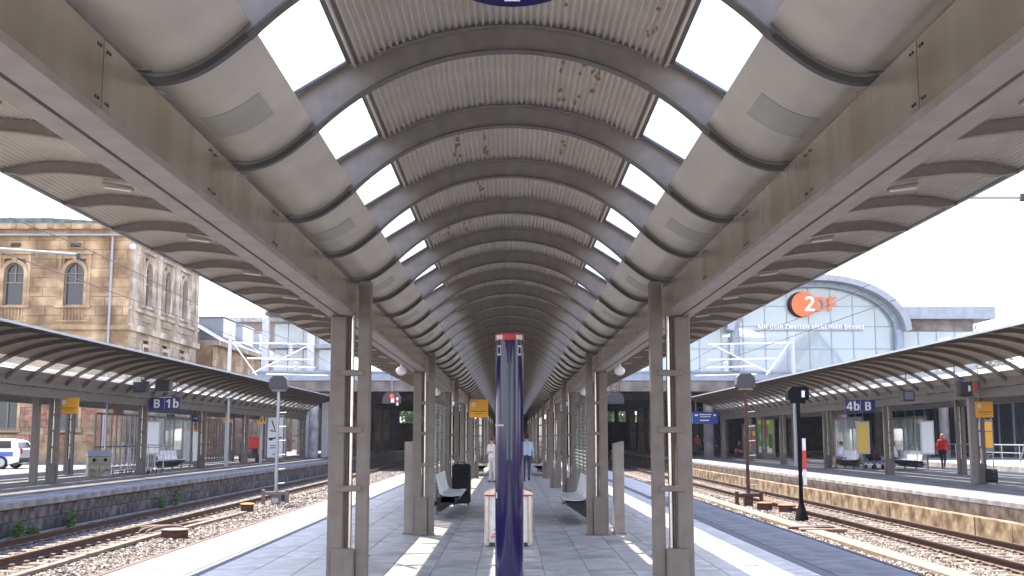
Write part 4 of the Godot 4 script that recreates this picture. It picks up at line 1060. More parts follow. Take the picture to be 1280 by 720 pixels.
	# cable boxes and pipes lying in the ballast
	var bx := [[-7.78, 26.5, 0.62, "dark round-ended cable box in the left ballast", M.rust], [-8.45, 36.6, 0.42, "small rusty cable box with yellow lid near the left rail", M.rust], [-8.6, 42.5, 0.4, "small dark box beside the left signal base", M.dark], [8.9 - 0.6, 37.2, 0.5, "orange-lidded box left of the right signal base", M.rust], [8.55 + 0.2, 36.0, 0.55, "orange-lidded box right of the right signal base", M.rust]]
	for e in bx:
		t = thing("cable_box", e[3], "box", P(e[0], -0.76, e[1]), 0, "boxes in the ballast")
		m = MB.new(); m.lathe([Vector2(e[2] / 2, 0), Vector2(e[2] / 2, 0.2), Vector2(e[2] / 2 - 0.03, 0.24)], 12); obj("body", m.mesh(), e[4], t)
		m = MB.new(); m.lathe([Vector2(e[2] / 2 + 0.02, 0.235), Vector2(e[2] / 2 + 0.02, 0.26), Vector2(e[2] / 4, 0.28), Vector2(0, 0.28)], 12); obj("lid", m.mesh(), M.orange if e[0] > 0 else M.warn if e[1] < 40 and e[1] > 30 else M.duct, t)
	for i in 3:
		m = MB.new(); var pts := []
		for k in 9:
			var a := PI * k / 8.0
			pts.append(P(-8.95 + i * 0.2 + cos(a) * 0.35, -0.74 + sin(a) * 0.16, 28.4 + cos(a) * 0.5))
		m.path(pts, 0.035, 7); tag(obj("cable_pipe", m.mesh(), M.duct), ["looped cable pipe nearest the left rail", "looped cable pipe between two others beside the left rail", "looped cable pipe farthest from the left rail"][i], "pipe", "looped pipes in the left ballast")
	for e in [[-8.6, 31.5, -9.3, 27.6, "rusty pipe lying bent in the left ballast"], [-8.3, 33.5, -8.75, 31.0, "pale pipe end lying in the left ballast"]]:
		m = MB.new(); m.path([P(e[0], -0.7, e[1]), P((e[0] + e[2]) / 2 + 0.15, -0.69, (e[1] + e[3]) / 2), P(e[2], -0.7, e[3])], 0.045, 8); tag(obj("cable_pipe", m.mesh(), M.rust if e[0] < -8.5 else M.duct), e[4], "pipe", "pipes in the left ballast")
	for i in 2:
		m = MB.new(); m.cbox(Vector3.ZERO, Vector3(1.15, 0.09, 0.22), 0.012); tag(obj("wood_plank", m.mesh(), M.wood if i == 0 else M.rust, null, P(7.75 - 0.1 * i, -0.68, 28.3 + 0.75 * i), 0.08 * i), ["nearer brown plank lying in the right ballast", "farther brown plank lying in the right ballast"][i], "plank", "planks in the right ballast")
	# weeds against the left wall
	rng.seed = 91
	for e in [[24.3, 0.28, "small weed tuft at the foot of the left wall, nearest"], [25.6, 0.45, "weed tuft by the left wall, second from the left"], [26.3, 0.32, "low weed tuft by the left wall, third from the left"], [28.6, 0.6, "tall weed clump against the left wall, fourth from the left"], [36.0, 0.45, "green weed clump by the left wall under the trolleys"], [37.6, 0.6, "bushy green weed against the left wall under the blue sign"]]:
		t = thing("weed", e[2], "plant", P(-11.08, -0.74, e[0]), 0, "weeds against the left wall")
		m = MB.new()
		for i in 7: m.tube(Vector3.ZERO, Vector3(rng.randf_range(-0.05, 0.2), e[1] * rng.randf_range(0.6, 1.0), rng.randf_range(-0.22, 0.22)), 0.008, 0.004, 4)
		obj("stem", m.mesh(), M.leaf, t)
		m = MB.new(); leaf_cloud(m, Vector3(0.06, e[1] * 0.6, 0), Vector3(0.14, e[1] * 0.5, 0.24), 130, 0.06); obj("leaves", m.mesh(), M.leaf, t)

# ---------------------------------------------------------------- people
func capsule_d(p: Vector3, b: Array) -> float:
	var pa: Vector3 = p - b[0]; var ba: Vector3 = b[1] - b[0]
	var h := clampf(pa.dot(ba) / maxf(ba.length_squared(), 1e-6), 0.0, 1.0)
	return (pa - ba * h).length() - lerpf(b[2], b[3], h)

# one continuous skin round a set of tapered bones [from, to, r0, r1, colour]
func skin(mb: MB, bones: Array, cell: float) -> void:
	var lo := Vector3.ONE * 1e9; var hi := -lo
	for b in bones:
		for i in 2:
			lo = lo.min(b[i] - Vector3.ONE * (maxf(b[2], b[3]) + cell * 3)); hi = hi.max(b[i] + Vector3.ONE * (maxf(b[2], b[3]) + cell * 3))
	var nx := int((hi.x - lo.x) / cell) + 2; var ny := int((hi.y - lo.y) / cell) + 2; var nz := int((hi.z - lo.z) / cell) + 2
	var f := PackedFloat32Array(); f.resize(nx * ny * nz); f.fill(1.0)
	var k := 0.035
	for b in bones:
		var r: float = maxf(b[2], b[3]) + 0.09
		var a: Vector3 = ((b[0] as Vector3).min(b[1]) - Vector3.ONE * r - lo) / cell; var e: Vector3 = ((b[0] as Vector3).max(b[1]) + Vector3.ONE * r - lo) / cell
		for z in range(maxi(0, int(a.z)), mini(nz, int(e.z) + 2)):
			for y in range(maxi(0, int(a.y)), mini(ny, int(e.y) + 2)):
				for x in range(maxi(0, int(a.x)), mini(nx, int(e.x) + 2)):
					var i := (z * ny + y) * nx + x
					var d := capsule_d(lo + Vector3(x, y, z) * cell, b); var c := f[i]
					var h := maxf(k - absf(c - d), 0.0) / k
					f[i] = minf(c, d) - h * h * k * 0.25
	var id := {}; var vs := []; var ns := []; var cs := []
	for z in nz - 1:
		for y in ny - 1:
			for x in nx - 1:
				var i := (z * ny + y) * nx + x
				var s := 0; var acc := Vector3.ZERO; var cnt := 0
				var q := [f[i], f[i + 1], f[i + nx], f[i + nx + 1], f[i + nx * ny], f[i + nx * ny + 1], f[i + nx * ny + nx], f[i + nx * ny + nx + 1]]
				for j in 8:
					if q[j] < 0.0: s += 1
				if s == 0 or s == 8: continue
				for ed in [[0, 1], [2, 3], [4, 5], [6, 7], [0, 2], [1, 3], [4, 6], [5, 7], [0, 4], [1, 5], [2, 6], [3, 7]]:
					var u: float = q[ed[0]]; var w: float = q[ed[1]]
					if (u < 0.0) != (w < 0.0):
						var t := u / (u - w)
						var p0 := Vector3(ed[0] & 1, (ed[0] >> 1) & 1, ed[0] >> 2); var p1 := Vector3(ed[1] & 1, (ed[1] >> 1) & 1, ed[1] >> 2)
						acc += p0.lerp(p1, t); cnt += 1
				var p := lo + (Vector3(x, y, z) + acc / cnt) * cell
				id[i] = vs.size(); vs.append(p)
				ns.append(Vector3(q[1] + q[3] + q[5] + q[7] - q[0] - q[2] - q[4] - q[6], q[2] + q[3] + q[6] + q[7] - q[0] - q[1] - q[4] - q[5], q[4] + q[5] + q[6] + q[7] - q[0] - q[1] - q[2] - q[3]).normalized())
				var best := 1e9; var bc := Color.WHITE
				for b in bones:
					var d := capsule_d(p, b)
					if d < best: best = d; bc = b[4]
				cs.append(bc)
	var st := [1, nx, nx * ny]
	for i in id:
		for ax in 3:
			var a: int = i; var u: int = st[(ax + 1) % 3]; var w: int = st[(ax + 2) % 3]
			if a + st[ax] >= f.size() or (f[a] < 0.0) == (f[a + st[ax]] < 0.0): continue
			if not (id.has(a - u) and id.has(a - w) and id.has(a - u - w)): continue
			var A: int = id[a]; var B: int = id[a - u]; var Cc: int = id[a - u - w]; var D: int = id[a - w]
			for tr in [[A, B, Cc], [A, Cc, D]]:
				mb.col = cs[tr[0]]
				mb.tri(vs[tr[0]], vs[tr[1]], vs[tr[2]], ns[tr[0]], ns[tr[1]], ns[tr[2]])

func person(label: String, at: Vector3, turn: float, pose: String, c: Dictionary, hgt := 1.72, called_group := "") -> Node3D:
	var t := thing("person", label, "person", at, turn, called_group)
	var k := hgt / 1.72; var B := []
	var V := func(x: float, y: float, z: float) -> Vector3: return Vector3(x, y, z) * k
	var sit := pose == "sit"; var oy := -0.44 if sit else 0.0; var oz := -0.02 if sit else 0.0
	var add := func(a: Vector3, b: Vector3, r0: float, r1: float, col: Color) -> void: B.append([a, b, r0 * k, r1 * k, col])
	var lean := 0.1 if sit else 0.02
	for s in [-1.0, 1.0]:
		var hip: Vector3 = V.call(s * 0.09, 0.93 + oy, oz); var knee: Vector3; var ank: Vector3
		if sit:
			knee = V.call(s * 0.1, 0.5, 0.43); ank = V.call(s * 0.1, 0.09, 0.4 + 0.08 * s)
		elif pose == "walk":
			knee = V.call(s * 0.09, 0.5, 0.1 * s + 0.05); ank = V.call(s * 0.08, 0.1 + (0.06 if s < 0 else 0.0), 0.2 * s - 0.04)
		else:
			knee = V.call(s * 0.1, 0.5, 0.02); ank = V.call(s * 0.11, 0.09, -0.01)
		add.call(hip, knee, 0.088, 0.06, c.legs); add.call(knee, ank, 0.058, 0.04, c.get("calf", c.legs)); add.call(ank - Vector3(0, 0.045 * k, 0.03 * k), ank + V.call(s * 0.02, -0.05, 0.15), 0.043, 0.035, c.shoes)
		var sh: Vector3 = V.call(s * 0.175, 1.41 + oy, oz + lean); var el: Vector3; var wr: Vector3
		if sit:
			el = V.call(s * 0.24, 1.14 + oy, 0.1); wr = V.call(s * 0.12, 1.06 + oy, 0.32)
		elif pose == "walk":
			el = V.call(s * 0.24, 1.13, -0.08 * s); wr = V.call(s * 0.25, 0.9, 0.08 - 0.1 * s)
		elif pose == "hold":
			el = V.call(s * 0.24, 1.13, 0.02); wr = V.call(s * 0.12, 1.16, 0.26)
		else:
			el = V.call(s * 0.235, 1.13, -0.02); wr = V.call(s * 0.25, 0.89, 0.06)
		add.call(sh, el, 0.055, 0.043, c.top); add.call(el, wr, 0.041, 0.029, c.get("sleeve", c.top))
		var dir := (wr - el).normalized()
		add.call(wr, wr + dir * 0.08 * k, 0.03, 0.034, c.skin)
	for s in [-1.0, 1.0]:
		add.call(V.call(s * 0.07, 0.97 + oy, oz), V.call(s * 0.075, 1.18 + oy, oz + lean * 0.5), 0.105, 0.1, c.top)
		add.call(V.call(s * 0.075, 1.18 + oy, oz + lean * 0.5), V.call(s * 0.09, 1.37 + oy, oz + lean), 0.105, 0.095, c.top)
	add.call(V.call(-0.07, 0.93 + oy, oz), V.call(0.07, 0.93 + oy, oz), 0.115, 0.115, c.legs if not c.has("skirt") else c.skirt)
	add.call(V.call(0, 1.42 + oy, oz + lean), V.call(0, 1.54 + oy, oz + lean + 0.02), 0.056, 0.05, c.skin)
	add.call(V.call(0, 1.575 + oy, oz + lean + 0.035), V.call(0, 1.635 + oy, oz + lean + 0.015), 0.075, 0.09, c.skin)
	var mb := MB.new(); skin(mb, B, 0.026)
	# face and fingers
	var hd: Vector3 = V.call(0, 1.605 + oy, oz + lean + 0.02)
	mb.col = c.skin
	mb.tube(hd + V.call(0, 0.015, 0.085), hd + V.call(0, -0.025, 0.118), 0.01, 0.016, 6)
	for s in [-1.0, 1.0]: mb.ball(hd + V.call(s * 0.093, 0.0, 0.0), V.call(0.012, 0.032, 0.02), 4)
	mb.col = Color(0.03, 0.02, 0.02)
	for s in [-1.0, 1.0]: mb.ball(hd + V.call(s * 0.034, 0.012, 0.083), V.call(0.012, 0.007, 0.008), 3)
	mb.col = Color(0.32, 0.09, 0.07); mb.ball(hd + V.call(0, -0.055, 0.088), V.call(0.026, 0.007, 0.009), 3)
	mb.col = c.skin
	for b in B:
		if b[4] == c.skin and is_equal_approx(b[3], 0.034 * k):
			var d: Vector3 = (b[1] - b[0]).normalized(); var side := d.cross(Vector3.UP if absf(d.y) < 0.8 else Vector3.BACK).normalized()
			for i in 4:
				var p0: Vector3 = b[1] + side * (i - 1.5) * 0.018 * k; var ln: float = [0.055, 0.068, 0.063, 0.048][i] * k
				var p1 := p0 + d * (0.028 * k + ln * 0.5); var p2 := p1 + (d + Vector3(0, -0.3, 0.25)).normalized() * ln * 0.5
				mb.tube(p0, p1, 0.009 * k, 0.0085 * k, 6); mb.tube(p1, p2, 0.0085 * k, 0.007 * k, 6)
			mb.tube(b[0].lerp(b[1], 0.4) + side * -0.025 * k, b[1] + side * -0.05 * k + d * 0.015 * k, 0.011 * k, 0.008 * k, 6)
	obj("body", mb.mesh(true), M.vcol, t)
	# hair
	mb = MB.new(); mb.ball(hd + V.call(0, 0.035, -0.018), V.call(0.104, 0.096, 0.108), 7)
	if c.get("long", false): mb.ball(hd + V.call(0, -0.05, -0.06), V.call(0.098, 0.13, 0.07), 6)
	obj("hair", mb.mesh(), mat(c.hair, 0.65), t)
	# collar and hem so that clothing ends cleanly
	mb = MB.new(); mb.lathe([Vector2(0.068, 0.0), Vector2(0.062, 0.035), Vector2(0.055, 0.036), Vector2(0.058, 0.0)], 14, V.call(0, 1.455 + oy, oz + lean)); obj("collar", mb.mesh(), mat(c.top, 0.8), t)
	return t

# ---------------------------------------------------------------- furniture
func bench(parent: Node3D, x: float, d0: float, seats: int, s: float, stripes := true) -> void:
	# s: the way the bench faces (+1 towards +x)
	var prof := [Vector2(0.0, 0.86), Vector2(0.03, 0.7), Vector2(0.07, 0.52), Vector2(0.13, 0.45), Vector2(0.3, 0.43), Vector2(0.45, 0.445), Vector2(0.5, 0.43)]
	var sm := smooth(prof, 3)
	for i in seats:
		var m := MB.new(); m.band(mirror(offset(sm, -0.008), s), mirror(sm, s), -0.03, -0.53)
		for z in [-0.03, -0.53]:
			for j in sm.size() - 1: m.tube(Vector3(sm[j].x * s, sm[j].y, z), Vector3(sm[j + 1].x * s, sm[j + 1].y, z), 0.014, 0.014, 5)
		obj("seat", m.mesh(), M.wire, parent, Vector3(x, 0, -(d0 + 0.57 * i)))
	var L := 0.57 * seats
	var m := MB.new(); m.bb(x + 0.1 * s, x + 0.38 * s, 0.3, 0.4, -d0, -(d0 + L)); obj("bench_beam", m.mesh(), M.dark, parent)
	m = MB.new(); m.prism(PackedVector2Array([Vector2(0.02, 0.12), Vector2(0.1, 0.12), Vector2(0.46, 0.36), Vector2(0.46, 0.4), Vector2(0.02, 0.4)]), -0.0, -L, Transform3D(Basis(Vector3(s, 0, 0), Vector3.UP, Vector3(0, 0, 1)), Vector3(x, 0, -d0)))
	obj("support_panel", m.mesh(), M.dark, parent)

func shelter(label: String, x: float, y: float, d0: float, bays: int, s: float, louvres: bool, bench_from: int, poster: Material) -> Node3D:
	var t := thing("wind_screen", label, "shelter", Vector3(x, y, 0), 0, "wind screens with benches")
	var W := 1.45
	for i in bays + 1:
		var m := MB.new(); m.cbox(Vector3(0, 1.2, 0), Vector3(0.07, 2.4, 0.09), 0.006); obj("frame_post", m.mesh(), M.steel, t, Vector3(0, 0, -(d0 + W * i)))
	var q := MB.new(); q.bb(-0.03, 0.03, 2.32, 2.42, -d0, -(d0 + W * bays)); q.bb(-0.025, 0.025, 0.22, 0.29, -d0, -(d0 + W * bays)); obj("rail", q.mesh(), M.steel, t)
	var sl := MB.new(); sl.box(Vector3.ZERO, Vector3(0.1, 0.008, W - 0.12), Basis(Vector3(0, 0, 1), 0.7)); var slm := sl.mesh()
	for i in bays:
		if louvres and i > 0:
			for k in 26: obj("slat", slm, M.louver, t, Vector3(0, 0.36 + 0.076 * k, -(d0 + W * (i + 0.5))))
		else:
			var m := MB.new(); m.bb(-0.006, 0.006, 0.3, 2.31, -(d0 + W * i + 0.05), -(d0 + W * (i + 1) - 0.05)); obj("pane", m.mesh(), M.screen_glass, t)
	if poster:
		var m := MB.new(); m.cbox(Vector3(0, 1.45, -(d0 - 0.1)), Vector3(0.62, 1.5, 0.06), 0.01); var fr := obj("poster_frame", m.mesh(), M.zinc, t)
		m = MB.new(); m.bb(-0.25, 0.25, 0.78, 2.12, -(d0 - 0.132), -(d0 - 0.137)); obj("poster", m.mesh(), poster, fr)
	if bench_from >= 0: bench(t, 0.06 * s, d0 + 0.3 + W * bench_from, 5, s)
	return t

func hung_sign(label: String, left: String, right: String, at: Vector3, w: float, h: float, rod: float) -> void:
	var t := thing("platform_sign", label, "sign", at, 0, "blue platform number signs")
	var m := MB.new(); m.cbox(Vector3.ZERO, Vector3(w, h, 0.12), 0.012); obj("panel", m.mesh(), M.blue, t)
	m = MB.new(); m.bb(-0.006, 0.006, -h / 2 + 0.03, h / 2 - 0.03, 0.058, 0.063); obj("divider", m.mesh(), M.greywhite, t)
	text(left, h * 0.66, M.white, t, Vector3(-w * 0.25, 0, 0.065)); text(right, h * 0.66, M.white, t, Vector3(w * 0.25, 0, 0.065))
	for x in [-w * 0.35, w * 0.35]:
		m = MB.new(); m.tube(Vector3(x, h / 2, 0), Vector3(x, h / 2 + rod, 0), 0.02); obj("rod", m.mesh(), M.steel, t)

func yellow_sign(label: String, at: Vector3, w: float, h: float) -> void:
	var t := thing("notice_sign", label, "sign", at, 0, "yellow notice signs")
	var m := MB.new(); m.cbox(Vector3.ZERO, Vector3(w, h, 0.05), 0.008); obj("panel", m.mesh(), M.yellow, t)
	m = MB.new(); m.tube(Vector3(-w * 0.28, h * 0.22, 0.024), Vector3(-w * 0.28, h * 0.22, 0.029), w * 0.12, w * 0.12, 20); obj("clock_symbol", m.mesh(), M.white, t)
	m = MB.new(); m.bb(-w * 0.285, -w * 0.27, h * 0.21, h * 0.29, 0.029, 0.031); m.bb(-w * 0.29, -w * 0.22, h * 0.205, h * 0.22, 0.029, 0.031); obj("clock_hands", m.mesh(), M.ink, t)
	m = MB.new(); m.bb(-w * 0.4, w * 0.4, -h * 0.17, -h * 0.13, 0.0251, 0.027); obj("print_line", m.mesh(), M.ink, t)
	m = MB.new(); m.bb(-w * 0.25, w * 0.25, -h * 0.3, -h * 0.275, 0.0251, 0.027); obj("print_line", m.mesh(), M.ink, t)
	m = MB.new(); m.bb(-w / 2 - 0.18, -w / 2, h * 0.3, h * 0.35, -0.02, 0.0); obj("arm", m.mesh(), M.steel, t)
	m = MB.new(); m.bb(-w / 2 - 0.18, -w / 2, -h * 0.35, -h * 0.3, -0.02, 0.0); obj("arm", m.mesh(), M.steel, t)

func trolley_case(label: String, at: Vector3, w: float, h: float, dp: float, handle: float, turn := 0.0) -> void:
	var t := thing("suitcase", label, "suitcase", at, turn, "suitcases")
	var m := MB.new(); m.cbox(Vector3(0, h / 2 + 0.04, 0), Vector3(w, h - 0.04, dp), 0.04); obj("shell", m.mesh(), M.blackcloth, t)
	m = MB.new(); m.cbox(Vector3(0, h * 0.55, dp / 2 + 0.02), Vector3(w * 0.75, h * 0.6, 0.05), 0.02); obj("pocket", m.mesh(), M.blackcloth, t)
	for x in [-w * 0.38, w * 0.38]:
		m = MB.new(); m.tube(Vector3(x - 0.015, 0.035, -dp * 0.3), Vector3(x + 0.015, 0.035, -dp * 0.3), 0.035, 0.035, 10); obj("wheel", m.mesh(), M.tyre, t)
	m = MB.new(); m.path([Vector3(-w * 0.22, h, -dp * 0.3), Vector3(-w * 0.22, h + handle, -dp * 0.3), Vector3(w * 0.22, h + handle, -dp * 0.3), Vector3(w * 0.22, h, -dp * 0.3)], 0.01); obj("handle", m.mesh(), M.zinc if handle > 0.2 else M.black, t)

func middle_platform() -> void:
	var t := thing("information_column", "tall glossy purple column with red top ring in the centre", "column", P(-0.01, 0, 10.5))
	var m := MB.new(); m.lathe([Vector2(0.15, 0), Vector2(0.15, 0.03), Vector2(0.131, 0.03), Vector2(0.131, 2.5)], 48); obj("shaft", m.mesh(), M.purple, t)
	var ring := mat(lin(0.55, 0.02, 0.02), 0.15); ring.clearcoat_enabled = true
	m = MB.new(); m.lathe([Vector2(0.131, 2.5), Vector2(0.135, 2.505), Vector2(0.135, 2.555), Vector2(0.12, 2.565), Vector2(0, 2.565)], 48); obj("top_ring", m.mesh(), ring, t)
	for a in [-0.75, 0.75]:
		m = MB.new(); m.cbox(Vector3(0, 2.528, 0.1335), Vector3(0.075, 0.04, 0.004), 0.001); var o := obj("ring_window", m.mesh(), M.white, t); o.rotation.y = a
		m = MB.new(); m.bb(-0.022, 0.022, 2.36, 2.45, 0.1305, 0.133); o = obj("label_plate", m.mesh(), M.white, t); o.rotation.y = a * 1.05
		m = MB.new(); m.bb(-0.016, 0.016, 2.372, 2.438, 0.1325, 0.1345); o = obj("label_print", m.mesh(), M.purple, t); o.rotation.y = a * 1.05
	for x in [-0.018, 0.018]:
		m = MB.new(); m.bb(x - 0.0075, x + 0.0075, 1.4, 2.28, 0.126, 0.1325); var o := obj("steel_strip", m.mesh(), M.teal, t)
		for k in 5:
			m = MB.new(); m.tube(Vector3(x, 1.5 + 0.17 * k, 0.1325), Vector3(x, 1.5 + 0.17 * k, 0.1335), 0.004, 0.004, 8); obj("bolt", m.mesh(), M.dark, o)
	m = MB.new(); m.bb(-0.003, 0.003, 0.05, 2.48, 0.128, 0.1318); obj("seam", m.mesh(), M.dark, t)
	var tx := text("mation", 0.02, M.white, t, Vector3(-0.0905, 1.715, 0.1005)); tx.rotation.y = -0.733
	m = MB.new(); m.bb(-0.01, 0.01, 1.05, 1.1, 0.13, 0.1325); var lb := obj("symbol", m.mesh(), M.white, t); lb.rotation.y = -1.1
	# round purple sign hanging above
	t = thing("round_sign", "round purple sign with white print hanging from the vault, top centre", "sign", P(0.005, 3.16, 3.05))
	m = MB.new(); m.tube(Vector3(0, 0, -0.012), Vector3(0, 0, 0.03), 0.342, 0.342, 64); obj("disc", m.mesh(), M.purple_matt, t)
	m = MB.new(); m.bb(-0.022, 0.022, -0.342, -0.322, 0.0305, 0.034); obj("print", m.mesh(), M.white, t)
	m = MB.new(); m.bb(-0.014, 0.014, -0.34, -0.325, 0.0305, 0.034); var pr := obj("print", m.mesh(), M.white, t); pr.rotation.z = -0.235
	for x in [-0.15, 0.15]:
		m = MB.new(); m.tube(Vector3(x, 0.3, 0), Vector3(x, 0.5, 0), 0.012); obj("hanger", m.mesh(), M.steel, t)
	# waste bin behind the column
	t = thing("waste_bin", "steel waste bin with red top and white panels behind the purple column", "bin", P(-0.03, 0, 17.2))
	m = MB.new(); m.bb(-0.3, 0.3, 0.06, 0.74, -0.24, 0.24); obj("body", m.mesh(), M.white, t)
	for x in [-0.32, 0.32]:
		for z in [-0.25, 0.25]:
			m = MB.new(); m.cbox(Vector3(x, 0.38, z), Vector3(0.075, 0.76, 0.06), 0.02); obj("corner_post", m.mesh(), M.stainless, t)
	m = MB.new(); m.prism(PackedVector2Array([Vector2(-0.37, 0.76), Vector2(0.37, 0.76), Vector2(0.34, 0.8), Vector2(0.18, 0.85), Vector2(-0.18, 0.85), Vector2(-0.34, 0.8)]), -0.3, 0.3); obj("top", m.mesh(), M.stainless, t)
	m = MB.new(); m.bb(-0.355, 0.355, 0.735, 0.758, -0.29, 0.29); obj("red_rim", m.mesh(), M.red, t)
	m = MB.new(); m.bb(-0.34, 0.34, 0.0, 0.06, -0.26, 0.26); obj("base", m.mesh(), M.dark, t)
	m = MB.new(); m.bb(-0.27, 0.27, 0.52, 0.72, 0.241, 0.246); obj("label", m.mesh(), M.poster_white, t)
	for i in 7:
		rng.seed = 40 + i
		m = MB.new(); var a := rng.randf_range(-0.9, 0.9); m.box(Vector3(-0.22 + 0.02 * i, 0.14 + 0.045 * i, 0.2445), Vector3(0.08, 0.018, 0.005), Basis(Vector3(0, 0, 1), a)); obj("red_print", m.mesh(), M.red, t)
	# slim pillars by the second post row
	for s in [-1.0, 1.0]:
		t = thing("ticket_pillar", "slim grey pillar with slanted top beside the second %s post row" % ("left" if s < 0 else "right"), "pillar", P(1.7 * s if s < 0 else 1.83, 0, 19.25), 0, "slim grey pillars")
		m = MB.new(); m.prism(PackedVector2Array([Vector2(-0.085, 0), Vector2(0.085, 0), Vector2(0.085, 1.54), Vector2(-0.085, 1.5 if s > 0 else 1.53)]), -0.14, 0.14); obj("body", m.mesh(), M.beamlow, t)
		m = MB.new(); m.bb(-0.11, 0.11, 0, 0.015, -0.17, 0.17); obj("foot_plate", m.mesh(), M.steel, t)
		m = MB.new(); m.bb(0.086 if s > 0 else -0.089, 0.089 if s > 0 else -0.086, 0.85, 1.3, -0.1, 0.1); obj("slot_panel", m.mesh(), M.dark, t)
	# screens with benches
	shelter("louvred wind screen with bench in the near left post row", -1.56, 0, 21.2, 4, 1.0, true, 1, null)
	shelter("louvred wind screen with bench in the near right post row", 1.56, 0, 21.0, 4, -1.0, true, 0, null)
	shelter("far wind screen with bench in the left post row", -1.56, 0, 47.6, 4, 1.0, false, 0, null)
	shelter("far wind screen with bench in the right post row", 1.56, 0, 47.6, 4, -1.0, false, 0, null)
	trolley_case("tall black trolley case standing by the left bench", P(-1.16, 0, 26.9), 0.44, 0.96, 0.34, 0.06)
	yellow_sign("yellow notice sign with clock on the middle platform", P(-1.02, 2.53, 36.3), 0.6, 0.58)
	hung_sign("blue sign reading 2b B hanging left of the middle posts", "2b", "B", P(-2.1, 2.69, 40), 1.05, 0.48, 0.72)
	hung_sign("blue sign reading B 3b hanging right of the middle posts", "B", "3b", P(2.1, 2.69, 40), 1.05, 0.48, 0.72)
	var sk := lin(0.42, 0.24, 0.16)
	person("person in pale blue shirt and dark trousers walking away right of the column", P(0.58, 0, 41), PI, "walk", {skin = sk, hair = lin(0.04, 0.015, 0.012), top = lin(0.42, 0.5, 0.66), legs = lin(0.03, 0.04, 0.08), shoes = lin(0.02, 0.02, 0.02)}, 1.72)
	person("person in white top with raised hands partly behind the column", P(-0.64, 0, 41), -0.6, "hold", {skin = lin(0.5, 0.3, 0.22), hair = lin(0.09, 0.02, 0.015), top = lin(0.75, 0.7, 0.7), legs = lin(0.6, 0.55, 0.5), shoes = lin(0.1, 0.1, 0.1), long = true}, 1.6)

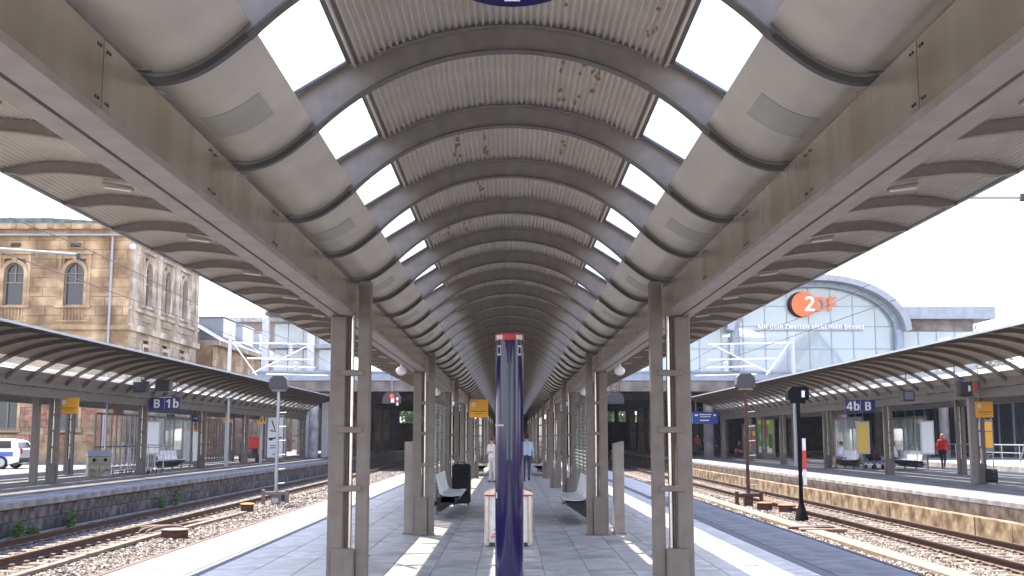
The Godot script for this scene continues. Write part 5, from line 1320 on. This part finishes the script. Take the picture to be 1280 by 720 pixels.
func left_platform() -> void:
	var Y := 0.15
	var t: Node3D; var m: MB
	yellow_sign("yellow notice sign on the left platform posts", P(-14.45, 2.64, 36.9), 0.62, 0.52)
	t = thing("roof_post", "separate grey steel post left of the yellow sign post", "post", P(-15.55, Y, 37.0))
	m = MB.new(); m.cbox(Vector3(0, 1.5, 0), Vector3(0.22, 3.0, 0.2), 0.01); obj("shaft", m.mesh(), M.steel, t)
	m = MB.new(); m.bb(-0.16, 0.16, 0, 0.015, -0.15, 0.15); obj("foot_plate", m.mesh(), M.steel, t)
	hung_sign("blue sign reading B 1b under the left canopy", "B", "1b", P(-13.9, 2.95, 45.3), 1.24, 0.52, 0.75)
	# station name sign
	t = thing("name_sign", "small blue station name sign on a grey pole, left platform", "sign", P(-16.55, Y, 46.2), 0, "station name signs")
	m = MB.new(); m.tube(Vector3.ZERO, Vector3(0, 2.9, 0), 0.04); obj("pole", m.mesh(), M.zinc, t)
	m = MB.new(); m.cbox(Vector3(0, 3.0, 0), Vector3(0.62, 0.3, 0.06), 0.008); obj("panel", m.mesh(), M.blue, t); text("Mainz Hbf", 0.13, M.white, t, Vector3(0, 3.0, 0.035))
	t = thing("dark_display", "narrow dark display board beside the left station name", "display", P(-16.0, 2.9, 46), 0)
	m = MB.new(); m.cbox(Vector3.ZERO, Vector3(0.4, 0.7, 0.1), 0.01); obj("case", m.mesh(), M.wood, t)
	m = MB.new(); m.bb(-0.03, 0.03, 0.35, 0.55, -0.03, 0.03); obj("hanger", m.mesh(), M.steel, t)
	for e in [[-13.8, 3.48, 42.0, 0.5, "smaller dark hanging box over the left blue sign"], [-12.95, 3.53, 42.0, 0.55, "wider dark hanging box over the left blue sign"]]:
		t = thing("hanging_box", e[4], "box", P(e[0], e[1], e[2]), 0, "dark boxes under the left canopy")
		m = MB.new(); m.cbox(Vector3.ZERO, Vector3(e[3], 0.42, 0.4), 0.03); obj("case", m.mesh(), M.dark, t)
		m = MB.new(); m.bb(-0.25, 0.25, -0.25, -0.215, -0.2, 0.25); obj("visor", m.mesh(), M.dimsteel, t)
		m = MB.new(); m.tube(Vector3(0, 0.2, 0), Vector3(0, 0.75, 0), 0.02); obj("rod", m.mesh(), M.steel, t)
	# recycling bin
	t = thing("recycling_bin", "pale recycling bin with pitched lid and round holes, graffiti below", "bin", P(-15.4, Y, 42.4), 0.5)
	m = MB.new(); m.cbox(Vector3(0, 0.38, 0), Vector3(0.82, 0.76, 0.5), 0.02); obj("body", m.mesh(), M.binpaint, t)
	m = MB.new(); m.prism(PackedVector2Array([Vector2(-0.3, 0.765), Vector2(0.3, 0.765), Vector2(0.06, 0.97), Vector2(-0.06, 0.97)]), -0.43, 0.43, Transform3D(Basis(Vector3.UP, PI / 2), Vector3.ZERO)); obj("lid", m.mesh(), M.lightsteel, t)
	for x in [-0.2, 0.2]:
		m = MB.new(); m.tube(Vector3(x, 0.63, 0.2), Vector3(x, 0.63, 0.262), 0.065, 0.065, 16); obj("hole", m.mesh(), M.black, t)
	m = MB.new(); m.bb(-0.03, 0.03, 0.05, 0.5, 0.251, 0.256); obj("panel_joint", m.mesh(), M.duct, t)
	for e in [[-0.22, lin(0.02, 0.1, 0.04)], [0.22, lin(0.05, 0.05, 0.25)]]:
		m = MB.new(); rng.seed = int(e[0] * 100) + 60
		var pts := []
		for i in 9: pts.append(Vector3(e[0] - 0.15 + 0.037 * i, 0.12 + rng.randf() * 0.24, 0.254))
		m.path(pts, 0.012, 5); obj("graffiti", m.mesh(), mat(e[1], 0.6), t)
	# luggage trolleys
	for i in 5:
		t = thing("luggage_trolley", ["front steel luggage trolley of the row by the recycling bin", "second steel luggage trolley from the recycling bin", "middle steel luggage trolley of the row of five", "fourth steel luggage trolley from the recycling bin", "rear steel luggage trolley, farthest from the recycling bin"][i], "trolley", P(-15.7 + 0.26 * i, Y, 45.6 + 0.32 * i), 0.35, "steel luggage trolleys")
		m = MB.new(); m.path([Vector3(-0.3, 0.2, -0.1), Vector3(-0.3, 1.05, -0.25), Vector3(0.3, 1.05, -0.25), Vector3(0.3, 0.2, -0.1)], 0.022); m.path([Vector3(-0.34, 1.15, -0.32), Vector3(0.34, 1.15, -0.32)], 0.025); m.path([Vector3(-0.3, 1.05, -0.25), Vector3(-0.3, 1.15, -0.32)], 0.018); m.path([Vector3(0.3, 1.05, -0.25), Vector3(0.3, 1.15, -0.32)], 0.018); obj("frame", m.mesh(), M.zinc, t)
		m = MB.new()
		for k in 5: m.path([Vector3(-0.25 + 0.125 * k, 0.22, -0.1), Vector3(-0.22 + 0.11 * k, 0.2, 0.75)], 0.012)
		m.path([Vector3(-0.28, 0.2, 0.75), Vector3(0.28, 0.2, 0.75)], 0.015); obj("deck", m.mesh(), M.zinc, t)
		m = MB.new(); m.path([Vector3(-0.26, 0.7, -0.2), Vector3(-0.24, 0.72, 0.2), Vector3(0.24, 0.72, 0.2), Vector3(0.26, 0.7, -0.2)], 0.012); m.path([Vector3(-0.24, 0.72, 0.2), Vector3(-0.24, 0.5, 0.2), Vector3(0.24, 0.5, 0.2), Vector3(0.24, 0.72, 0.2)], 0.01); obj("basket", m.mesh(), M.zinc, t)
		for w in [[-0.25, -0.1], [0.25, -0.1], [0.0, 0.7]]:
			m = MB.new(); m.tube(Vector3(w[0] - 0.02, 0.1, w[1]), Vector3(w[0] + 0.02, 0.1, w[1]), 0.1, 0.1, 14); obj("wheel", m.mesh(), M.tyre, t)
	shelter("glass wind screen with bench on the left platform", -15.95, Y, 50.6, 4, 1.0, false, 0, M.poster_white)
	# notice board with yellow top
	t = thing("notice_board", "tall white timetable board with yellow strip, left platform", "board", P(-15.68, Y, 56.8))
	m = MB.new(); m.cbox(Vector3(0, 1.05, 0), Vector3(0.48, 1.55, 0.06), 0.01); obj("panel", m.mesh(), M.poster_white, t)
	m = MB.new(); m.bb(-0.235, 0.235, 1.74, 1.82, 0.031, 0.036); obj("strip", m.mesh(), M.yellow, t)
	m = MB.new(); m.cbox(Vector3(0, 0.15, 0), Vector3(0.4, 0.3, 0.08), 0.01); obj("foot", m.mesh(), M.steel, t)
	# warning triangles
	for e in [[-14.85, 59.2, 0, "yellow warning triangle on a grey post, nearer one"], [-14.64, 66.3, 0, "yellow warning triangle on a low post beside the billboard"]]:
		t = thing("warning_sign", e[3], "sign", P(e[0], Y, e[1]), 0, "yellow warning triangles")
		m = MB.new(); m.cbox(Vector3(0, 1.35, -0.08), Vector3(0.16, 2.7, 0.1), 0.01); obj("post", m.mesh(), M.zinc, t)
		m = MB.new(); m.prism(PackedVector2Array([Vector2(-0.27, 2.25), Vector2(0.27, 2.25), Vector2(0, 2.72)]), -0.02, 0.02); obj("triangle", m.mesh(), M.warn, t)
		m = MB.new(); m.prism(PackedVector2Array([Vector2(-0.03, 2.5), Vector2(0.05, 2.62), Vector2(0.03, 2.48), Vector2(0.06, 2.48), Vector2(-0.02, 2.32), Vector2(0.0, 2.44), Vector2(-0.04, 2.44)]), 0.021, 0.024); obj("symbol", m.mesh(), M.ink, t)
	# billboard
	t = thing("billboard", "tall white poster with black print on the left platform end", "billboard", P(-14.4, Y, 69.2), 0.2)
	m = MB.new(); m.cbox(Vector3(0, 1.4, 0), Vector3(1.1, 2.8, 0.14), 0.02); obj("case", m.mesh(), M.steel, t)
	m = MB.new(); m.bb(-0.46, 0.46, 0.25, 2.68, 0.071, 0.078); var po := obj("poster", m.mesh(), M.poster_white, t)
	for e in [[-0.12, 2.2, 0.07, 0.6, 0.35], [-0.1, 1.85, 0.45, 0.07, -0.1], [0.0, 1.42, 0.8, 0.1, 0.1], [-0.25, 1.32, 0.2, 0.08, 0.1], [-0.05, 0.98, 0.5, 0.05, 0.06], [-0.05, 0.84, 0.5, 0.05, 0.06], [0.05, 0.45, 0.4, 0.05, 0.05]]:
		m = MB.new(); m.box(Vector3(e[0], e[1], 0.08), Vector3(e[2], e[3], 0.004), Basis(Vector3(0, 0, 1), e[4])); obj("print", m.mesh(), M.ink, po)
	# red machine
	t = thing("baggage_cart", "small platform cart with a red box on it", "cart", P(-15.2, Y, 67.0))
	m = MB.new(); m.cbox(Vector3(0.1, 1.15, 0), Vector3(0.7, 0.7, 0.6), 0.03); obj("red_box", m.mesh(), M.brightred, t)
	m = MB.new(); m.cbox(Vector3(-0.15, 0.35, 0), Vector3(1.3, 0.24, 0.8), 0.03); m.cbox(Vector3(0.1, 0.64, 0), Vector3(0.3, 0.34, 0.3), 0.02); m.cbox(Vector3(-0.55, 0.75, 0), Vector3(0.22, 0.6, 0.5), 0.03); obj("chassis", m.mesh(), M.dark, t)
	for x in [-0.6, 0.35]:
		m = MB.new(); m.tube(Vector3(x, 0.16, 0.3), Vector3(x, 0.16, 0.42), 0.16, 0.16, 14); obj("wheel", m.mesh(), M.tyre, t)
	m = MB.new(); m.ball(Vector3(-0.55, 1.2, 0), Vector3(0.16, 0.12, 0.16), 5); obj("beacon", m.mesh(), M.white, t)
	# railing bars at the back of the platform
	t = thing("bar_fence", "grey steel fence of tall bars along the back of the left platform", "fence", P(-20.6, Y, 56))
	for i in 36:
		m = MB.new(); m.bb(-0.04, 0.04, 0, 2.6, -0.75 * i - 0.06, -0.75 * i + 0.06); obj("bar", m.mesh(), M.steel, t)
	m = MB.new(); m.bb(-0.04, 0.04, 2.6, 2.7, 0, -26.3); m.bb(-0.04, 0.04, 0.95, 1.02, 0, -26.3); obj("rail", m.mesh(), M.steel, t)
	for e in [[-16.35, 54.3, "small blue letter sign hung over the left bench"], [-15.75, 56.5, "small blue letter sign hung near the tall timetable board"]]:
		t = thing("letter_sign", e[2], "sign", P(e[0], 2.55, e[1]), 0, "small blue letter signs")
		m = MB.new(); m.cbox(Vector3.ZERO, Vector3(0.4, 0.34, 0.06), 0.008); obj("panel", m.mesh(), M.blue, t)
		m = MB.new(); m.bb(-0.1, 0.1, -0.02, 0.03, 0.031, 0.035); obj("print", m.mesh(), M.greywhite, t)
		m = MB.new(); m.tube(Vector3(0, 0.17, 0), Vector3(0, 0.42, 0), 0.015); obj("rod", m.mesh(), M.steel, t)
	police_car()

func police_car() -> void:
	# points to -x
	var t := thing("parked_car", "silver estate car with blue side stripe parked at the far left", "car", P(-25.9, 0.1, 55.5))
	var low := smooth([Vector2(-2.2, 0.35), Vector2(-2.24, 0.6), Vector2(-2.1, 0.76), Vector2(-1.2, 0.92), Vector2(-0.2, 0.95), Vector2(1.6, 0.98), Vector2(2.18, 0.98), Vector2(2.24, 0.7), Vector2(2.2, 0.35)], 4)
	var poly := PackedVector2Array(low); poly.append(Vector2(1.75, 0.22)); poly.append(Vector2(-1.8, 0.22))
	var m := MB.new(); m.prism(poly, -0.86, 0.86); obj("body", m.mesh(), M.silver_body, t)
	var cab := PackedVector2Array(smooth([Vector2(-1.25, 0.93), Vector2(-0.45, 1.38), Vector2(0.3, 1.46), Vector2(1.4, 1.43), Vector2(1.95, 1.3), Vector2(2.12, 0.97)], 4))
	m = MB.new(); m.prism(cab, -0.74, 0.74); obj("cabin", m.mesh(), M.silver_body, t)
	for e in [[-0.95, -0.05], [0.0, 0.85], [0.92, 1.75]]:
		m = MB.new(); m.prism(PackedVector2Array([Vector2(e[0], 0.99), Vector2(e[1], 0.99), Vector2(minf(e[1], 1.72), 1.34), Vector2(maxf(e[0], -0.42), 1.34)]), 0.73, 0.75); obj("side_window", m.mesh(), M.carglass, t)
	m = MB.new(); m.quad(Vector3(2.0, 1.28, -0.6), Vector3(2.0, 1.28, 0.6), Vector3(2.135, 1.02, 0.64), Vector3(2.135, 1.02, -0.64), Vector3(1, 0.4, 0)); obj("rear_window", m.mesh(), M.carglass, t)
	for z in [-0.72, 0.72]:
		m = MB.new(); m.cbox(Vector3(2.2, 0.86, z), Vector3(0.12, 0.26, 0.24), 0.02); obj("tail_light", m.mesh(), M.red, t)
		m = MB.new(); m.cbox(Vector3(-2.12, 0.68, z * 0.9), Vector3(0.16, 0.16, 0.3), 0.02); obj("headlight", m.mesh(), M.lamp, t)
	m = MB.new(); m.bb(-1.9, 1.9, 0.6, 0.82, 0.861, 0.866); obj("stripe", m.mesh(), mat(lin(0.06, 0.12, 0.4), 0.35), t)
	m = MB.new(); m.cbox(Vector3(2.22, 0.42, 0), Vector3(0.14, 0.24, 1.66), 0.04); obj("bumper", m.mesh(), M.dark, t)
	m = MB.new(); m.bb(0.1, 0.5, 1.462, 1.56, -0.55, 0.55); obj("light_bar", m.mesh(), M.screenblue, t)
	for x in [-1.4, 1.35]:
		for z in [-0.8, 0.8]:
			m = MB.new(); m.tube(Vector3(x, 0.31, z - 0.1), Vector3(x, 0.31, z + 0.1), 0.31, 0.31, 24); var w := obj("wheel", m.mesh(), M.tyre, t)
			m = MB.new(); m.tube(Vector3(x, 0.31, z - 0.105), Vector3(x, 0.31, z + 0.105), 0.2, 0.2, 20); obj("rim", m.mesh(), M.zinc, w)

func right_platform() -> void:
	var Y := 0.15
	var t: Node3D; var m: MB
	hung_sign("blue sign reading 4b B under the right canopy", "4b", "B", P(14.07, 2.85, 45.3), 1.2, 0.52, 0.85)
	yellow_sign("yellow notice sign on the right platform posts", P(15.32, 2.5, 36.4), 0.56, 0.52)
	t = thing("name_sign", "small blue station name sign under the right canopy beam", "sign", P(15.94, 3.0, 44), 0, "station name signs")
	m = MB.new(); m.cbox(Vector3.ZERO, Vector3(0.54, 0.28, 0.06), 0.008); obj("panel", m.mesh(), M.blue, t); text("Mainz Hbf", 0.115, M.white, t, Vector3(0, 0, 0.035))
	m = MB.new(); m.tube(Vector3(0, 0.14, 0), Vector3(0, 0.4, 0), 0.015); obj("rod", m.mesh(), M.steel, t)
	t = thing("camera_box", "dark camera box hanging left of the right name sign", "camera", P(14.1, 3.07, 40))
	m = MB.new(); m.cbox(Vector3.ZERO, Vector3(0.42, 0.38, 0.5), 0.03); obj("case", m.mesh(), M.dark, t); m = MB.new(); m.tube(Vector3(0, 0.2, 0), Vector3(0, 0.95, 0), 0.02); obj("rod", m.mesh(), M.steel, t)
	m = MB.new(); m.bb(-0.15, 0.15, -0.13, 0.13, 0.251, 0.256); obj("screen", m.mesh(), M.dimsteel, t)
	t = thing("caged_signal", "dark signal in a steel cage on a post, far right", "signal", P(14.42, Y, 35.6))
	m = MB.new(); m.cbox(Vector3(0.15, 1.4, 0), Vector3(0.2, 2.8, 0.2), 0.01); obj("post", m.mesh(), M.steel, t)
	m = MB.new(); m.cbox(Vector3(-0.05, 3.0, 0), Vector3(0.45, 0.5, 0.35), 0.05); obj("head", m.mesh(), M.dark, t)
	m = MB.new(); m.bb(0.02, 0.1, 2.9, 3.08, 0.176, 0.182); obj("lens_plate", m.mesh(), M.white, t)
	m = MB.new(); m.bb(0.2, 0.28, 2.85, 3.15, 0.18, 0.2); obj("red_plate", m.mesh(), M.brightred, t)
	m = MB.new()
	for x in [-0.36, 0.38]: m.tube(Vector3(x, 2.72, 0.1), Vector3(x, 4.0, 0.1), 0.02)
	m.tube(Vector3(-0.36, 2.72, 0.1), Vector3(0.38, 2.72, 0.1), 0.025); obj("cage", m.mesh(), M.steel, t)
	trolley_case("small black suitcase standing beside the right platform post", P(15.06, Y, 35.5), 0.36, 0.46, 0.24, 0.45, -0.4)
	shelter("glass wind screen with bench and yellow poster, right platform", 16.2, Y, 52.0, 3, -1.0, false, 0, M.poster_yellow)
	shelter("glass wind screen with bench and white poster beside the red coat", 18.6, Y, 50.5, 3, -1.0, false, 0, M.poster_white)
	# people
	var sk := lin(0.42, 0.25, 0.18)
	person("person in red jacket and black trousers standing on the right platform", P(19.5, Y, 51.0), 2.6, "walk", {skin = lin(0.5, 0.32, 0.24), hair = lin(0.42, 0.27, 0.12), top = lin(0.55, 0.012, 0.02), legs = lin(0.01, 0.01, 0.012), calf = lin(0.03, 0.02, 0.02), shoes = lin(0.3, 0.2, 0.15), long = true}, 1.62)
	person("seated person in white shirt reading on the yellow-poster bench", P(15.75, Y, 53.6), -1.5, "sit", {skin = sk, hair = lin(0.015, 0.012, 0.01), top = lin(0.62, 0.62, 0.75), legs = lin(0.2, 0.17, 0.16), calf = sk, shoes = lin(0.02, 0.02, 0.02)}, 1.7)
	person("seated person in white top on the second right bench, dark trousers", P(18.15, Y, 53.4), -1.5, "sit", {skin = lin(0.12, 0.06, 0.04), hair = lin(0.008, 0.007, 0.006), top = lin(0.62, 0.68, 0.72), legs = lin(0.02, 0.02, 0.025), shoes = lin(0.02, 0.02, 0.02)}, 1.68)
	person("person in purple trousers stepping in at the right picture edge", P(16.0, Y, 34.7), -1.2, "walk", {skin = lin(0.5, 0.32, 0.24), hair = lin(0.1, 0.06, 0.03), top = lin(0.5, 0.5, 0.52), legs = lin(0.09, 0.07, 0.32), shoes = lin(0.2, 0.03, 0.03)}, 1.66)
	person("person in dark red top waiting under the blue display", P(14.55, Y, 88.0), 0.3, "stand", {skin = sk, hair = lin(0.03, 0.02, 0.02), top = lin(0.3, 0.03, 0.04), legs = lin(0.02, 0.02, 0.03), shoes = lin(0.02, 0.02, 0.02)}, 1.74, "people waiting under the display")
	person("person in grey top and beige trousers waiting under the display", P(15.1, Y, 87.0), -0.4, "hold", {skin = sk, hair = lin(0.05, 0.04, 0.03), top = lin(0.16, 0.16, 0.18), legs = lin(0.3, 0.26, 0.2), shoes = lin(0.05, 0.04, 0.03)}, 1.8, "people waiting under the display")
	person("person in navy clothes with bag waiting under the display", P(15.85, Y, 88.5), 0.2, "stand", {skin = sk, hair = lin(0.02, 0.02, 0.02), top = lin(0.03, 0.035, 0.09), legs = lin(0.03, 0.035, 0.07), shoes = lin(0.02, 0.02, 0.02)}, 1.72, "people waiting under the display")
	person("seated person in red trousers near the green poster", P(17.1, Y, 84.0), -1.2, "sit", {skin = sk, hair = lin(0.02, 0.015, 0.01), top = lin(0.03, 0.03, 0.035), legs = lin(0.45, 0.05, 0.04), shoes = lin(0.02, 0.02, 0.02)}, 1.7)
	t = thing("platform_bench", "plain bench under the seated person in red trousers", "bench", P(0, Y, 0)); bench(t, 17.45, 82.6, 4, -1.0)
	# pram
	t = thing("pram", "dark purple pram with hood between the right benches", "pram", P(17.05, Y, 53.2), 0.6)
	m = MB.new(); var ap := PackedVector2Array([Vector2(-0.28, 0.5), Vector2(0.1, 0.45)])
	for i in 9: ap.append(Vector2(-0.02 + cos(PI * i / 8.0) * 0.3, 0.68 + sin(PI * i / 8.0) * 0.3))
	m.prism(ap, -0.2, 0.2); obj("hood", m.mesh(), M.pram, t)
	m = MB.new(); m.cbox(Vector3(0.1, 0.46, 0), Vector3(0.6, 0.16, 0.36), 0.05); obj("seat", m.mesh(), M.blackcloth, t)
	m = MB.new()
	for z in [-0.2, 0.2]: m.path([Vector3(-0.4, 0.95, z), Vector3(-0.1, 0.5, z), Vector3(0.38, 0.12, z)], 0.014); m.path([Vector3(0.1, 0.45, z), Vector3(-0.3, 0.12, z)], 0.014)
	m.path([Vector3(-0.4, 0.95, -0.2), Vector3(-0.4, 0.95, 0.2)], 0.018); obj("frame", m.mesh(), M.dark, t)
	for e in [[-0.3, -0.22], [-0.3, 0.22], [0.38, -0.22], [0.38, 0.22]]:
		m = MB.new(); m.tube(Vector3(e[0], 0.1, e[1] - 0.02), Vector3(e[0], 0.1, e[1] + 0.02), 0.1, 0.1, 14); obj("wheel", m.mesh(), M.tyre, t)
	# departure display
	t = thing("departure_display", "blue departure display hanging over the right platform", "display", P(12.95, 2.9, 75))
	m = MB.new(); m.cbox(Vector3.ZERO, Vector3(1.7, 0.78, 0.3), 0.02); obj("case", m.mesh(), M.screenblue, t)
	for e in [[-0.6, 0.18, 0.2, 0.1], [0.0, 0.22, 0.8, 0.06], [0.62, 0.18, 0.18, 0.1], [0.0, 0.08, 0.7, 0.04], [-0.05, -0.16, 0.6, 0.07]]:
		m = MB.new(); m.bb(e[0] - e[2] / 2, e[0] + e[2] / 2, e[1] - e[3] / 2, e[1] + e[3] / 2, 0.151, 0.156); obj("print", m.mesh(), M.poster_white, t)
	for x in [-0.6, 0.6]:
		m = MB.new(); m.tube(Vector3(x, 0.39, 0), Vector3(x, 1.2, 0), 0.03); obj("rod", m.mesh(), M.steel, t)
	# green poster
	t = thing("billboard", "tall green poster in a grey case on the right platform", "billboard", P(18.3, Y, 81), -0.25)
	m = MB.new(); m.cbox(Vector3(0, 1.45, 0), Vector3(1.3, 2.9, 0.16), 0.02); obj("case", m.mesh(), M.steel, t)
	m = MB.new(); m.bb(-0.54, 0.54, 0.3, 2.75, 0.081, 0.088); var po := obj("poster", m.mesh(), M.poster_green, t)
	for e in [[-0.05, 0.62, 0.9, 0.42, M.poster_white], [-0.3, 1.5, 0.2, 0.5, M.greywhite], [0.12, 1.9, 0.12, 0.9, M.brightred], [-0.1, 2.55, 0.8, 0.3, M.poster_yellow], [0.35, 1.2, 0.25, 1.0, M.leaf], [0.05, 0.37, 0.7, 0.06, M.poster_yellow]]:
		m = MB.new(); m.bb(e[0] - e[2] / 2, e[0] + e[2] / 2, e[1] - e[3] / 2, e[1] + e[3] / 2, 0.0885 + 0.001 * e[0] , 0.094 + 0.002 * e[0]); obj("print", m.mesh(), e[4], po)
	t = thing("vending_machine", "grey vending machine with orange and red panels beside the green poster", "machine", P(17.0, Y, 80.5))
	m = MB.new(); m.cbox(Vector3(0, 1.2, 0), Vector3(0.85, 2.4, 0.6), 0.03); obj("case", m.mesh(), M.steel, t)
	m = MB.new(); m.bb(-0.38, 0.38, 1.6, 1.9, 0.301, 0.306); obj("orange_panel", m.mesh(), M.yellow, t); m = MB.new(); m.bb(-0.38, 0.38, 0.95, 1.4, 0.301, 0.306); obj("red_panel", m.mesh(), M.brightred, t)
	# information boards behind the yellow sign
	t = thing("notice_board", "timetable board with white and orange sheets right of the posts", "board", P(20.9, Y, 50))
	m = MB.new(); m.cbox(Vector3(0, 1.55, 0), Vector3(0.95, 1.4, 0.08), 0.01); obj("panel", m.mesh(), M.dimsteel, t)
	for e in [[-0.22, 1.55, 0.4, 1.1, M.poster_white], [0.24, 1.35, 0.36, 0.7, M.yellow], [0.24, 1.95, 0.36, 0.4, M.yellow]]:
		m = MB.new(); m.bb(e[0] - e[2] / 2, e[0] + e[2] / 2, e[1] - e[3] / 2, e[1] + e[3] / 2, 0.041, 0.046); obj("sheet", m.mesh(), e[4], t)
	for x in [-0.42, 0.42]:
		m = MB.new(); m.tube(Vector3(x, 0, 0), Vector3(x, 2.3, 0), 0.03); obj("leg", m.mesh(), M.zinc, t)
